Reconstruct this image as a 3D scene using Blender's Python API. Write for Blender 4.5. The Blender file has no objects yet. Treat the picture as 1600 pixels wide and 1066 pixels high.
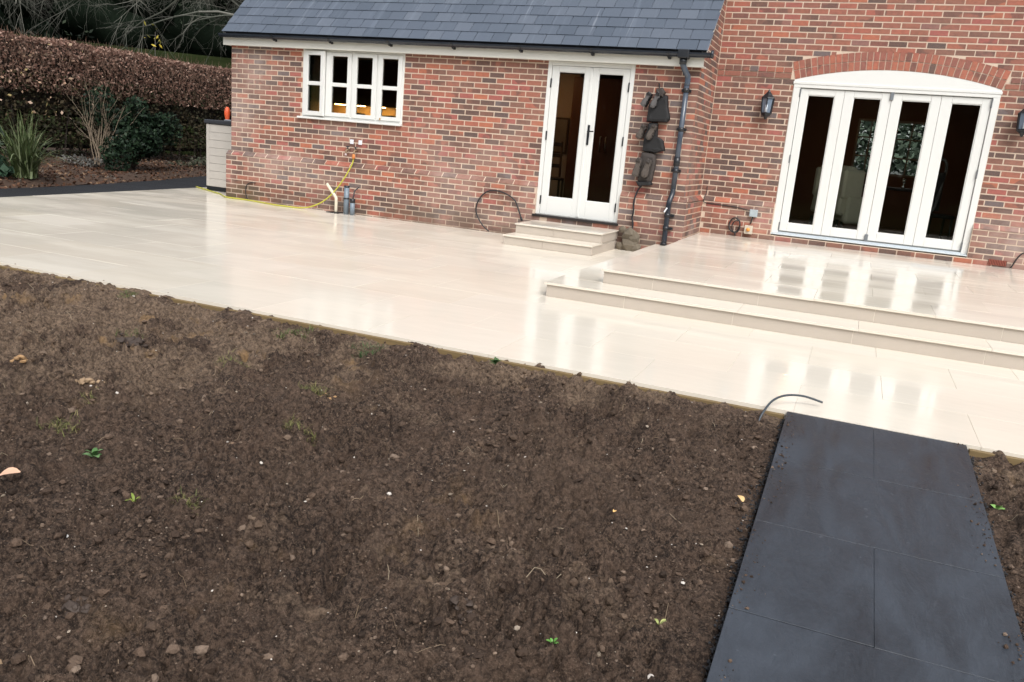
import bpy, math, random
import numpy as np
from math import sin, cos, pi, radians
from mathutils import Vector, Matrix, Euler
random.seed(7); rng = np.random.default_rng(7)
SC = bpy.context.scene
COL = SC.collection

# ------------------------------------------------------------------ camera, sky, sun, exposure
CAMPOS = (9.40347, -10.94850, -1.17917); CAMROT = (1.3322827, -0.0841472, 0.3956231); FPX = 1291.24
cd = bpy.data.cameras.new('camera'); cam = bpy.data.objects.new('camera', cd); COL.objects.link(cam)
cam.location = CAMPOS; cam.rotation_euler = CAMROT
cd.sensor_width = 36; cd.lens = FPX / 1600 * 36; cd.shift_x = -2.775 / 1600; cd.shift_y = 3.512 / 1600
cd.clip_start = 0.05; cd.clip_end = 2000
SC.camera = cam
SUN_EL, SUN_AZ = 50, 142
w = bpy.data.worlds.new('World'); SC.world = w; w.use_nodes = True
nt = w.node_tree; nt.nodes.clear()
sky = nt.nodes.new('ShaderNodeTexSky'); sky.sky_type = 'NISHITA'; sky.sun_disc = False
sky.sun_elevation = radians(SUN_EL); sky.sun_rotation = radians(SUN_AZ); sky.air_density = 1.0; sky.dust_density = 3.0
hs = nt.nodes.new('ShaderNodeHueSaturation'); hs.inputs['Saturation'].default_value = 0.24
bg = nt.nodes.new('ShaderNodeBackground'); bg.inputs['Strength'].default_value = 0.13
wo = nt.nodes.new('ShaderNodeOutputWorld')
nt.links.new(sky.outputs[0], hs.inputs['Color']); nt.links.new(hs.outputs[0], bg.inputs['Color']); nt.links.new(bg.outputs[0], wo.inputs['Surface'])
sl = bpy.data.lights.new('sun', 'SUN'); sl.energy = 1.3; sl.angle = radians(32); sl.color = (1, .97, .93)
so = bpy.data.objects.new('sun', sl); COL.objects.link(so)
_az = radians(SUN_AZ); _el = radians(SUN_EL)
sd = Vector((sin(_az) * cos(_el), cos(_az) * cos(_el), sin(_el)))     # towards the sun
so.rotation_euler = sd.to_track_quat('Z', 'Y').to_euler()
SC.view_settings.view_transform = 'Standard'; SC.view_settings.look = 'None'
SC.view_settings.gamma = 1; SC.view_settings.use_curve_mapping = False
SC.view_settings.exposure = 0.85

# ------------------------------------------------------------------ levels, taken off the house (z = 0 is just under the eaves)
ZL, ZS, ZU = -2.453, -2.328, -2.203          # lower patio, first step, terrace
YR = 1.237                                   # main wall face (the extension wall face is y = 0)
XW = 7.285                                   # right-hand corner of the extension
XC = -0.1075                                 # left-hand corner of the extension
YF = -6.428                                  # front edge of the patio
PP = 0.056                                   # plinth projection

# ------------------------------------------------------------------ helpers
def tag(o, label=None, cat=None, group=None, kind=None):
    if label: o['label'] = label
    if cat: o['category'] = cat
    if group: o['group'] = group
    if kind: o['kind'] = kind
    return o
def empty(name, loc=(0, 0, 0), rz=0.0, **k):
    o = bpy.data.objects.new(name, None); COL.objects.link(o); o.location = loc; o.rotation_euler = (0, 0, rz)
    o.empty_display_size = .1
    return tag(o, **k)
def link(name, me, mat=None, parent=None, loc=None, rot=None, scl=None, **k):
    o = bpy.data.objects.new(name, me); COL.objects.link(o)
    if mat is not None and len(me.materials) == 0: me.materials.append(mat)
    if parent: o.parent = parent
    if loc is not None: o.location = loc
    if rot is not None: o.rotation_euler = rot
    if scl is not None: o.scale = scl
    return tag(o, **k)
def fast(name, V, F, smooth=False):
    """mesh from numpy arrays; F is (n,3) or (n,4)"""
    V = np.ascontiguousarray(V, np.float32); F = np.ascontiguousarray(F, np.int32)
    me = bpy.data.meshes.new(name); n, k = F.shape
    me.vertices.add(len(V)); me.vertices.foreach_set('co', V.ravel())
    me.loops.add(n * k); me.loops.foreach_set('vertex_index', F.ravel())
    me.polygons.add(n); me.polygons.foreach_set('loop_start', np.arange(0, n * k, k, dtype=np.int32))
    me.polygons.foreach_set('use_smooth', np.full(n, smooth, dtype=bool))
    me.update(calc_edges=True)
    return me
class MB:
    def __init__(s): s.v = []; s.f = []; s.sm = []
    def add(s, V, F, smooth=False):
        b = len(s.v); s.v += [tuple(p) for p in V]; s.f += [tuple(i + b for i in f) for f in F]; s.sm += [smooth] * len(F); return s
    def box(s, x0, x1, y0, y1, z0, z1, M=None):
        V = [Vector((x, y, z)) for z in (z0, z1) for y in (y0, y1) for x in (x0, x1)]
        if M is not None: V = [M @ v for v in V]
        return s.add(V, [(0, 2, 3, 1), (4, 5, 7, 6), (0, 1, 5, 4), (2, 6, 7, 3), (0, 4, 6, 2), (1, 3, 7, 5)])
    def cbox(s, x0, x1, y0, y1, z0, z1, c=.004, M=None):
        """box with chamfered edges"""
        c = min(c, (x1 - x0) * .45, (y1 - y0) * .45, (z1 - z0) * .45)
        V = []; idx = {}
        X = (x0, x1); Y = (y0, y1); Z = (z0, z1)
        for i in (0, 1):
            for j in (0, 1):
                for k in (0, 1):
                    dx = c if i == 0 else -c; dy = c if j == 0 else -c; dz = c if k == 0 else -c
                    for a, p in enumerate(((X[i], Y[j] + dy, Z[k] + dz), (X[i] + dx, Y[j], Z[k] + dz), (X[i] + dx, Y[j] + dy, Z[k]))):
                        idx[(i, j, k, a)] = len(V); V.append(Vector(p))
        if M is not None: V = [M @ v for v in V]
        F = []
        g = lambda i, j, k, a: idx[(i, j, k, a)]
        for a in range(3):
            for e in (0, 1):
                q = []
                for (u, v) in ((0, 0), (1, 0), (1, 1), (0, 1)):
                    t = [u, v]; t.insert(a, e); q.append(g(*t, a))
                if (e == 0) != (a == 1): q.reverse()
                F.append(tuple(q))
        for a in range(3):            # edges run along axis a
            b, d = [q for q in range(3) if q != a]
            for u in (0, 1):
                for v in (0, 1):
                    def k3(w_):
                        t = [0, 0, 0]; t[a] = w_; t[b] = u; t[d] = v; return t
                    q = [g(*k3(0), b), g(*k3(1), b), g(*k3(1), d), g(*k3(0), d)]
                    F.append(tuple(q))
        for i in (0, 1):
            for j in (0, 1):
                for k in (0, 1): F.append((g(i, j, k, 0), g(i, j, k, 1), g(i, j, k, 2)))
        return s.add(V, F)
    def tube(s, P, r, n=8, cap=True):
        P = [Vector(p) for p in P]; R = r if hasattr(r, '__len__') else [r] * len(P)
        V = []; F = []; up = None
        for i, p in enumerate(P):
            t = (P[min(i + 1, len(P) - 1)] - P[max(i - 1, 0)]).normalized()
            if up is None:
                up = Vector((0, 0, 1)) if abs(t.z) < .9 else Vector((1, 0, 0))
            a = t.cross(up).normalized(); b = a.cross(t).normalized(); up = b
            for k in range(n):
                an = 2 * pi * k / n; V.append(p + (a * cos(an) + b * sin(an)) * R[i])
        for i in range(len(P) - 1):
            for k in range(n):
                k2 = (k + 1) % n; F.append((i * n + k, i * n + k2, (i + 1) * n + k2, (i + 1) * n + k))
        if cap: F.append(tuple(range(n - 1, -1, -1))); F.append(tuple((len(P) - 1) * n + k for k in range(n)))
        return s.add(V, F, n > 5)
    def lathe(s, prof, c=(0, 0, 0), n=16, M=None, smooth=True):
        V = []; F = []
        for r, z in prof:
            for k in range(n):
                an = 2 * pi * (k + .5) / n; V.append(Vector((c[0] + r * cos(an), c[1] + r * sin(an), c[2] + z)))
        if M is not None: V = [M @ v for v in V]
        for i in range(len(prof) - 1):
            for k in range(n):
                k2 = (k + 1) % n; F.append((i * n + k, i * n + k2, (i + 1) * n + k2, (i + 1) * n + k))
        F.append(tuple(range(n - 1, -1, -1))); F.append(tuple((len(prof) - 1) * n + k for k in range(n)))
        return s.add(V, F, smooth)
    def blob(s, c, r, rot=(0, 0, 0), n=1, jit=.12, seed=0, sub=10, rough=0.0):
        rn = random.Random(seed); M = Matrix.Translation(c) @ Euler(rot).to_matrix().to_4x4()
        V = []; F = []; a = sub; b = sub // 2 + 1
        ph = [rn.uniform(0, 6.28) for _ in range(6)]
        for i in range(b + 1):
            th = pi * i / b
            for k in range(a):
                al = 2 * pi * k / a
                d = 1 + jit * (sin(3 * al + ph[0]) * sin(2 * th + ph[1]) + .6 * sin(5 * al + ph[2] + 3 * th)) * (0 < i < b) + rough * sin(th) * (rn.random() - .5)
                V.append(M @ Vector((r[0] * sin(th) * cos(al) * d, r[1] * sin(th) * sin(al) * d, r[2] * cos(th) * d)))
        for i in range(b):
            for k in range(a):
                k2 = (k + 1) % a; F.append((i * a + k, (i + 1) * a + k, (i + 1) * a + k2, i * a + k2))
        return s.add(V, F, True)
    def prism(s, poly, axis, a0, a1):
        """extrude a 2D polygon along x (axis 0: poly=(y,z)), y (1: (x,z)) or z (2: (x,y))"""
        def P(p, a):
            return (a, p[0], p[1]) if axis == 0 else ((p[0], a, p[1]) if axis == 1 else (p[0], p[1], a))
        n = len(poly); V = [P(p, a0) for p in poly] + [P(p, a1) for p in poly]
        F = [tuple(range(n)), tuple(range(2 * n - 1, n - 1, -1))] + [(i, i + n, (i + 1) % n + n, (i + 1) % n) for i in range(n)]
        return s.add(V, F)
    def mesh(s, name='mesh', fixn=True):
        me = bpy.data.meshes.new(name); me.from_pydata([tuple(v) for v in s.v], [], s.f)
        me.polygons.foreach_set('use_smooth', s.sm); me.update()
        if fixn:
            import bmesh
            bm = bmesh.new(); bm.from_mesh(me); bmesh.ops.recalc_face_normals(bm, faces=bm.faces); bm.to_mesh(me); bm.free()
        return me
    def build(s, name, mat, parent=None, **k): return link(name, s.mesh(name), mat, parent, **k)

def smoothpath(P, m=6):
    """Catmull-Rom"""
    P = [Vector(p) for p in P]; Q = [P[0]] + P + [P[-1]]; out = []
    for i in range(1, len(Q) - 2):
        for j in range(m):
            t = j / m; a, b, c, d = Q[i - 1:i + 3]
            out.append(.5 * ((2 * b) + (c - a) * t + (2 * a - 5 * b + 4 * c - d) * t * t + (-a + 3 * b - 3 * c + d) * t ** 3))
    out.append(P[-1]); return out

# ---- node helpers
class NT:
    def __init__(s, name):
        s.m = bpy.data.materials.new(name); s.m.use_nodes = True; s.t = s.m.node_tree; s.t.nodes.clear()
        s.out = s.t.nodes.new('ShaderNodeOutputMaterial')
    def n(s, typ, props=None, **inp):
        nd = s.t.nodes.new('ShaderNode' + typ)
        for k, v in (props or {}).items(): setattr(nd, k, v)
        for k, v in inp.items():
            key = k.replace('_', ' ') if k.replace('_', ' ') in nd.inputs else (int(k[1:]) if k[0] == 'i' and k[1:].isdigit() else k)
            s.set(nd.inputs[key], v)
        return nd
    def set(s, sock, v):
        if hasattr(v, 'is_output') or hasattr(v, 'links'):
            s.t.links.new(v, sock)
        else: sock.default_value = v
    def math(s, op, a, b=0.0, c=None, clamp=False):
        nd = s.n('Math', {'operation': op, 'use_clamp': clamp}, i0=a, i1=b)
        if c is not None: s.set(nd.inputs[2], c)
        return nd.outputs[0]
    def mix(s, f, a, b, mode='MIX'):
        nd = s.t.nodes.new('ShaderNodeMix'); nd.data_type = 'RGBA'; nd.blend_type = mode
        s.set(nd.inputs[0], f); s.set(nd.inputs[6], a); s.set(nd.inputs[7], b); return nd.outputs[2]
    def ramp(s, f, stops, interp='LINEAR'):
        nd = s.t.nodes.new('ShaderNodeValToRGB'); cr = nd.color_ramp; cr.interpolation = interp
        while len(cr.elements) < len(stops): cr.elements.new(.5)
        for e, (p, c) in zip(cr.elements, stops):
            e.position = p; e.color = (c[0], c[1], c[2], 1) if hasattr(c, '__len__') else (c, c, c, 1)
        s.set(nd.inputs[0], f); return nd.outputs[0]
    def noise(s, scale, detail=3, rough=.55, vec=None, dist=0.0):
        nd = s.n('TexNoise', None, Scale=scale, Detail=detail, Roughness=rough, Distortion=dist)
        if vec is not None: s.set(nd.inputs['Vector'], vec)
        return nd.outputs['Fac']
    def pos(s): return s.n('NewGeometry').outputs['Position']
    def mapv(s, vec, scale=(1, 1, 1), loc=(0, 0, 0), rot=(0, 0, 0)):
        return s.n('Mapping', None, Vector=vec, Scale=scale, Location=loc, Rotation=rot).outputs[0]
    def rnd(s):
        a = s.n('ObjectInfo').outputs['Random']; b = s.n('NewGeometry').outputs['Random Per Island']
        return s.math('FRACT', s.math('ADD', s.math('MULTIPLY', a, 17.31), b))
    def rnd2(s, r, k=7.77): return s.math('FRACT', s.math('MULTIPLY', r, k * 5.13))
    def bump(s, h, strength=.5, dist=.01):
        return s.n('Bump', None, Height=h, Strength=strength, Distance=dist).outputs[0]
    def bsdf(s, col, rough=.6, normal=None, **k):
        nd = s.n('BsdfPrincipled'); s.set(nd.inputs['Base Color'], col); s.set(nd.inputs['Roughness'], rough)
        if normal is not None: s.set(nd.inputs['Normal'], normal)
        for kk, v in k.items(): s.set(nd.inputs[kk.replace('_', ' ')], v)
        s.t.links.new(nd.outputs[0], s.out.inputs[0]); return s.m
def c4(*c): return (c[0], c[1], c[2], 1.0)
def plain(name, col, rough=.5, nscale=0, namp=.12, metal=0.0, bump=0.0, spec=.5):
    t = NT(name); base = c4(*col)
    nrm = None
    if nscale:
        f = t.noise(nscale, 4, .6, t.pos())
        base = t.mix(f, c4(*[q * (1 - namp) for q in col]), c4(*[min(1, q * (1 + namp)) for q in col]))
        rr = t.math('ADD', t.math('MULTIPLY', f, .25), rough - .12, clamp=True)
        if bump: nrm = t.bump(f, bump, .003)
    else: rr = rough
    return t.bsdf(base, rr, nrm, Metallic=metal, Specular_IOR_Level=spec)

# ------------------------------------------------------------------ materials
def m_brick(red=0.0):
    t = NT('red_brick' if red else 'brick'); r = t.rnd(); P = t.pos()
    col = t.ramp(r, [(0, (.31, .112, .074)), (.13, (.245, .102, .070)), (.27, (.205, .094, .067)), (.40, (.165, .083, .062)), (.53, (.35, .108, .070)),
                     (.64, (.088, .060, .052)), (.72, (.40, .125, .068)), (.78, (.33, .090, .075)), (.85, (.065, .054, .051)), (.91, (.19, .096, .070)), (.96, (.105, .100, .104))], 'CONSTANT')
    if red: col = t.mix(t.math('MULTIPLY', t.math('GREATER_THAN', t.rnd2(r, 3.3), .38 if red < .9 else .10), red * .75), col, t.ramp(t.rnd2(r, 9.1), [(0, (.34, .105, .070)), (.35, (.40, .120, .068)), (.7, (.29, .092, .066))], 'CONSTANT'))
    # two-tone bricks, dark kiss marks
    f = t.noise(3.4, 2, .5, P); dk = t.math('MULTIPLY', t.math('GREATER_THAN', t.rnd2(r), .50 + red * .3), t.ramp(f, [(.49, 0), (.53, 1)]))
    col = t.mix(t.math('MULTIPLY', dk, .62), col, c4(.062, .043, .038))
    g = t.noise(75, 5, .7, P); col = t.mix(t.math('MULTIPLY', t.ramp(g, [(.35, 0), (.75, 1)]), .45), col, c4(.33, .15, .105))
    g2 = t.noise(22, 3, .6, P); col = t.mix(t.math('MULTIPLY', t.ramp(g2, [(.4, 0), (.8, 1)]), .35), col, c4(.05, .033, .028))
    # salt bloom and dirt, in patches
    e = t.noise(.9, 5, .62, P, .4); sep = t.n('SeparateXYZ', None, i0=P)
    zf = t.ramp(t.math('MULTIPLY_ADD', sep.outputs[2], .3, 1.0), [(.2, 1), (.5, .7), (.95, .06)])
    bl = t.math('MULTIPLY', t.math('MULTIPLY', t.ramp(e, [(.47, 0), (.66, 1)]), zf), .42)
    col = t.mix(bl, col, c4(.44, .36, .32))
    en = t.ramp(t.noise(4.2, 5, .65, P, .6), [(.36, 0), (.62, 1)])
    def spot(cx, cy, cz, rx, rz):
        d = t.n('VectorMath', {'operation': 'LENGTH'}, i0=t.mapv(P, (1 / rx, .6, 1 / rz), (-cx / rx, -cy * .6, -cz / rz))).outputs['Value']; return t.ramp(d, [(.25, 1), (1, 0)])
    sp_ = None
    for q in ((.35, 0, -.45, .55, .45), (.9, 0, -1.85, .9, .38), (.05, 0, -1.1, .5, .7), (11.3, 1.2, -1.85, .7, .42), (8.3, 1.2, -1.95, .4, .3), (4.75, 0, -2.28, .5, .25)):
        v_ = spot(*q); sp_ = v_ if sp_ is None else t.math('MAXIMUM', sp_, v_)
    col = t.mix(t.math('MULTIPLY', t.math('MULTIPLY', sp_, t.math('MULTIPLY_ADD', en, .6, .4)), .52), col, c4(.43, .34, .30))
    s1 = t.math('MULTIPLY', t.ramp(t.math('MULTIPLY_ADD', sep.outputs[2], -1.0, -2.0), [(.10, 0), (.36, 1)]), t.ramp(t.noise(2.1, 4, .6, P), [(.36, 0), (.56, 1)]))
    col = t.mix(t.math('MULTIPLY', s1, .6), col, c4(.085, .058, .036)); col = t.mix(t.math('MULTIPLY', spot(.15, 0, -2.4, .6, .28), .6), col, c4(.085, .075, .035))
    return t.bsdf(col, t.math('ADD', .66, t.math('MULTIPLY', g, .2)), t.bump(g, .55, .004))
def m_mortar():
    t = NT('mortar'); P = t.pos(); g = t.noise(60, 4, .7, P); e = t.noise(1.3, 4, .6, P)
    col = t.mix(g, c4(.50, .392, .300), c4(.66, .535, .425)); col = t.mix(t.math('MULTIPLY', t.ramp(e, [(.45, 0), (.7, 1)]), .5), col, c4(.52, .385, .30))
    sep = t.n('SeparateXYZ', None, i0=P)
    s1 = t.math('MULTIPLY', t.ramp(t.math('MULTIPLY_ADD', sep.outputs[2], -1.0, -2.0), [(.10, 0), (.42, 1)]), t.ramp(t.noise(2.1, 4, .6, P), [(.36, 0), (.58, 1)]))
    col = t.mix(t.math('MULTIPLY', s1, .72), col, c4(.15, .10, .07))
    return t.bsdf(col, .9, t.bump(g, .6, .004))
def m_slab():
    t = NT('cream_limestone'); r = t.rnd(); P = t.pos()
    col = t.ramp(r, [(0, (.695, .640, .550)), (.25, (.675, .626, .542)), (.5, (.720, .660, .568)), (.75, (.680, .618, .518)), (1, (.708, .655, .572))])
    v = t.mapv(P, (.9, 2.2, 1), (0, 0, 0)); f = t.noise(1.6, 5, .6, v, .6)
    col = t.mix(t.math('MULTIPLY', t.ramp(f, [(.35, 0), (.75, 1)]), .5), col, c4(.655, .612, .53))
    f3 = t.noise(9, 5, .65, P); col = t.mix(t.math('MULTIPLY', f3, .25), col, c4(.75, .70, .61))
    f2 = t.noise(.75, 4, .55, v, .3)
    wet = t.ramp(f2, [(.36, 0), (.60, 1)])
    rough = t.math('ADD', t.math('MULTIPLY_ADD', wet, .15, .04), t.math('MULTIPLY', t.rnd2(r), .05))
    b1 = t.noise(5, 2, .5, v); b2 = t.noise(160, 3, .6, P)
    h = t.math('ADD', t.math('MULTIPLY', b1, 1.0), t.math('MULTIPLY', b2, .012))
    return t.bsdf(col, rough, t.bump(h, .10, .012), Specular_IOR_Level=.5)
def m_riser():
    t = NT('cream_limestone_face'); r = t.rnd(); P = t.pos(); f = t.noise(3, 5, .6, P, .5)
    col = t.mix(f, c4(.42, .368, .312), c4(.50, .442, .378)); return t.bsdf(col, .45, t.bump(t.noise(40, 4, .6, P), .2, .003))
def m_path():
    t = NT('dark_paving'); r = t.rnd(); P = t.pos()
    v = t.mapv(P, (2.2, .8, 1), rot=(0, 0, .5)); f = t.ramp(t.noise(1.5, 6, .62, v, .8), [(.32, 0), (.68, 1)]); g = t.noise(55, 5, .75, P)
    col = t.mix(f, c4(.0125, .0150, .0195), c4(.044, .053, .068))
    col = t.mix(t.math('MULTIPLY', t.ramp(g, [(.4, 0), (.8, 1)]), .35), col, c4(.060, .070, .086))
    spots = t.ramp(t.noise(26, 2, .5, P), [(.74, 0), (.78, 1)]); col = t.mix(t.math('MULTIPLY', spots, .18), col, c4(.20, .22, .25))
    sc = t.ramp(t.noise(2.3, 5, .7, P, 1.2), [(.66, 0), (.76, 1)]); col = t.mix(t.math('MULTIPLY', sc, .30), col, c4(.16, .18, .21))
    rough = t.math('MULTIPLY_ADD', f, .34, .30)
    h = t.math('ADD', t.math('MULTIPLY', t.noise(7, 6, .7, v, .5), 1.0), t.math('MULTIPLY', g, .18))
    return t.bsdf(col, rough, t.bump(h, .6, .010), Specular_IOR_Level=.36)
def m_slate():
    t = NT('slate'); r = t.rnd(); P = t.pos()
    col = t.ramp(r, [(0, (.064, .081, .108)), (.4, (.083, .102, .134)), (.7, (.072, .090, .119)), (1, (.096, .115, .147))])
    # runs of water and bloom down the slope
    v = t.mapv(P, (5.0, .35, .35)); st = t.ramp(t.noise(1.5, 5, .65, v), [(.56, 0), (.72, 1)])
    v2 = t.mapv(P, (16, .6, .6)); st2 = t.ramp(t.noise(1.0, 3, .6, v2), [(.66, 0), (.74, 1)])
    col = t.mix(t.math('MULTIPLY', st, .35), col, c4(.17, .20, .25)); col = t.mix(t.math('MULTIPLY', st2, .32), col, c4(.32, .34, .38))
    g = t.noise(45, 5, .7, P); return t.bsdf(col, t.math('MULTIPLY_ADD', r, .14, .34), t.bump(g, .35, .003))
def m_soil():
    t = NT('bare_soil'); P = t.pos()
    a = t.n('Attribute', {'attribute_name': 'clay'}).outputs['Fac']
    g = t.noise(48, 6, .80, P); g2 = t.noise(6, 4, .6, P); g3 = t.noise(130, 4, .75, P)
    col = t.mix(t.ramp(g, [(.43, 0), (.60, 1)]), c4(.0185, .0115, .0082), c4(.150, .101, .073))  # soil tones plus crumb shading put into colour: dark cracks, light tops
    col = t.mix(t.math('MULTIPLY', t.ramp(g2, [(.42, 0), (.68, 1)]), .45), col, c4(.105, .066, .046))
    col = t.mix(t.math('MULTIPLY', t.ramp(g3, [(.54, 0), (.68, 1)]), .55), col, c4(.29, .215, .16)); col = t.mix(t.math('MULTIPLY', t.ramp(t.noise(75, 4, .8, P), [(.36, 1), (.46, 0)]), .7), col, c4(.012, .008, .006))
    cl = t.mix(t.ramp(g, [(.38, 0), (.62, 1)]), c4(.060, .040, .028), c4(.30, .215, .15)); brk = t.ramp(t.math('MULTIPLY_ADD', t.noise(11, 5, .75, P, .6), 1.0, t.math('MULTIPLY_ADD', a, .62, -.36)), [(.28, 0), (.52, 1)]); tn = t.noise(1.4, 6, .68, P, .8); col = t.mix(t.math('MULTIPLY', t.ramp(tn, [(.50, 0), (.66, 1)]), .40), col, t.mix(g, c4(.05, .034, .024), c4(.23, .155, .110))); col = t.mix(t.math('MULTIPLY', t.ramp(tn, [(.34, 1), (.46, 0)]), .45), col, c4(.022, .014, .011)); col = t.mix(t.math('MULTIPLY', brk, .8), col, cl)
    oc = t.ramp(t.noise(1.9, 4, .6, P, .5), [(.60, 0), (.68, 1)]); col = t.mix(t.math('MULTIPLY', t.math('MULTIPLY', oc, a), .75), col, c4(.36, .22, .095))
    return t.bsdf(col, t.math('MULTIPLY_ADD', g, .3, .62), t.bump(t.math('ADD', t.math('ADD', g, t.math('MULTIPLY', g3, .6)), t.noise(22, 4, .6, P)), 1.0, .019), Specular_IOR_Level=.22)
def m_clod():
    t = NT('soil_crumb'); r = t.rnd(); P = t.pos(); g = t.noise(60, 5, .7, P)
    a = t.n('Attribute', {'attribute_name': 'clay'}).outputs['Fac']
    col = t.ramp(r, [(0, (.022, .0135, .009)), (.4, (.055, .035, .024)), (.8, (.130, .086, .060)), (1, (.27, .20, .15))])
    col = t.mix(t.math('MULTIPLY', a, .7), col, c4(.21, .145, .095)); col = t.mix(t.math('MULTIPLY', g, .5), col, c4(.045, .030, .022))
    return t.bsdf(col, .75, t.bump(g, 1.0, .010), Specular_IOR_Level=.25)
def m_leafy(name, cols, rough=.6, trans=0.0):
    t = NT(name); r = t.rnd(); n = len(cols)
    col = t.ramp(r, [(i / n, c) for i, c in enumerate(cols)], 'CONSTANT'); P = t.pos(); g = t.noise(20, 2, .5, P)
    col = t.mix(t.math('MULTIPLY', g, .35), col, c4(*[q * .6 for q in cols[0]]))
    return t.bsdf(col, rough, Specular_IOR_Level=.2)
def m_wood(name, a, b, rough=.7, sc=(1.2, 14, 14)):
    t = NT(name); P = t.pos(); v = t.mapv(P, sc); f = t.noise(2.2, 5, .65, v, .8); g = t.noise(2.0, 3, .5, P)
    col = t.mix(f, c4(*a), c4(*b)); col = t.mix(t.math('MULTIPLY', g, .4), col, c4(*[q * .55 for q in a])); return t.bsdf(col, rough, t.bump(f, .4, .004))
def m_paint(name='white_paint', col=(.69, .695, .67)):
    t = NT(name); P = t.pos(); f = t.noise(7, 4, .6, P); g = t.noise(180, 2, .5, P)
    c = t.mix(t.math('MULTIPLY', f, .35), c4(*col), c4(*[q * .9 for q in col])); return t.bsdf(c, .32, t.bump(t.math('ADD', f, t.math('MULTIPLY', g, .1)), .06, .004))
def m_glass():
    t = NT('window_glass'); fr = t.n('Fresnel', None, IOR=1.45).outputs[0]
    tr = t.n('BsdfTransparent', None, Color=c4(.90, .93, .91)); gl = t.n('BsdfGlossy', None, Roughness=.02)
    mx = t.n('MixShader', None, i0=fr); t.t.links.new(tr.outputs[0], mx.inputs[1]); t.t.links.new(gl.outputs[0], mx.inputs[2]); t.t.links.new(mx.outputs[0], t.out.inputs[0]); return t.m
def m_emit(name, col, s):
    t = NT(name); e = t.n('Emission', None, Color=c4(*col), Strength=s); t.t.links.new(e.outputs[0], t.out.inputs[0]); return t.m
def m_asphalt():
    t = NT('wet_asphalt'); P = t.pos(); g = t.noise(90, 4, .7, P); f = t.noise(1.3, 4, .6, P)
    return t.bsdf(t.mix(g, c4(.009, .010, .012), c4(.030, .031, .035)), t.math('MULTIPLY_ADD', f, .25, .50), t.bump(g, .8, .008), Specular_IOR_Level=.18)
def m_grass(name='lawn_grass', a=(.013, .020, .008), b=(.034, .042, .016)):
    t = NT(name); P = t.pos(); return t.bsdf(t.mix(t.noise(1.2, 6, .7, P), c4(*a), c4(*b)), .8, t.bump(t.noise(30, 4, .7, P), .8, .03), Specular_IOR_Level=.0)
def m_bark(name, a, b):
    t = NT(name); P = t.pos(); v = t.mapv(P, (6, 6, 1.2)); f = t.noise(3, 5, .7, v); return t.bsdf(t.mix(f, c4(*a), c4(*b)), .85, t.bump(f, .8, .01))

RBRICK, ABRICK = m_brick(.6), m_brick(1.0)
BRICK, MORTAR, SLAB, RISER, PATH, SLATE, SOIL, CLOD = m_brick(), m_mortar(), m_slab(), m_riser(), m_path(), m_slate(), m_soil(), m_clod()
WHITE = m_paint(); CREAM = m_paint('cream_paint', (.69, .68, .62)); GLASS = m_glass(); ASPH = m_asphalt(); GRASS = m_grass()
BLACK = plain('black_plastic', (.012, .014, .018), .34, 9, .2, spec=.5); GROUT = plain('patio_grout', (.68, .63, .545), .6, 6, .15)
DGROUT = plain('path_grout', (.052, .060, .072), .8, 12, .25); GREY = plain('grey_plastic', (.155, .195, .235), .42, 8, .2)
DKPIPE = plain('gutter_plastic', (.020, .025, .034), .22, 7, .25); STEEL = plain('brushed_steel', (.5, .5, .5), .3, metal=1)
TIMBER = m_wood('edging_timber', (.13, .085, .035), (.27, .19, .085)); THRESH = plain('dark_threshold', (.018, .014, .014), .35)
SEAL = plain('grey_seal', (.16, .17, .17), .6)
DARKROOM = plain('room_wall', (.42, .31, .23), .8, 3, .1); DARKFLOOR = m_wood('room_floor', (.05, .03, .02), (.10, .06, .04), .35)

# ------------------------------------------------------------------ ground
def grid_mesh(name, xs, ys, Z, smooth=True):
    nx, ny = len(xs), len(ys); X, Y = np.meshgrid(xs, ys)
    V = np.stack([X.ravel(), Y.ravel(), Z.ravel()], 1); i = np.arange(nx * ny).reshape(ny, nx)
    F = np.stack([i[:-1, :-1].ravel(), i[:-1, 1:].ravel(), i[1:, 1:].ravel(), i[1:, :-1].ravel()], 1)
    return fast(name, V, F, smooth)
def hash2(ix, iy, s):
    h = (ix.astype(np.int64) * 374761393 + iy.astype(np.int64) * 668265263 + s * 974711) & 0xffffffff
    h = ((h ^ (h >> 13)) * 1274126177) & 0xffffffff; h = h ^ (h >> 16); return (h & 0xffff) / 65535.0
def vnoise(x, y, s=0):
    ix = np.floor(x); iy = np.floor(y); fx = x - ix; fy = y - iy; ix = ix.astype(np.int64); iy = iy.astype(np.int64)
    fx = fx * fx * (3 - 2 * fx); fy = fy * fy * (3 - 2 * fy)
    a = hash2(ix, iy, s); b = hash2(ix + 1, iy, s); c = hash2(ix, iy + 1, s); d = hash2(ix + 1, iy + 1, s)
    return a + (b - a) * fx + (c - a) * fy + (a - b - c + d) * fx * fy
def rotn(x, y, a): c, q = cos(a), sin(a); return x * c - y * q, x * q + y * c
def fbm(x, y, o=4, s=0, g=.5):
    r = 0; amp = 1; tot = 0
    for k in range(o):
        xx, yy = rotn(x, y, .7 + 1.13 * k); r = r + amp * vnoise(xx * 1.93 ** k + 13.7 * k, yy * 1.93 ** k - 7.3 * k, s + k); tot += amp; amp *= g
    return r / tot
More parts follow.
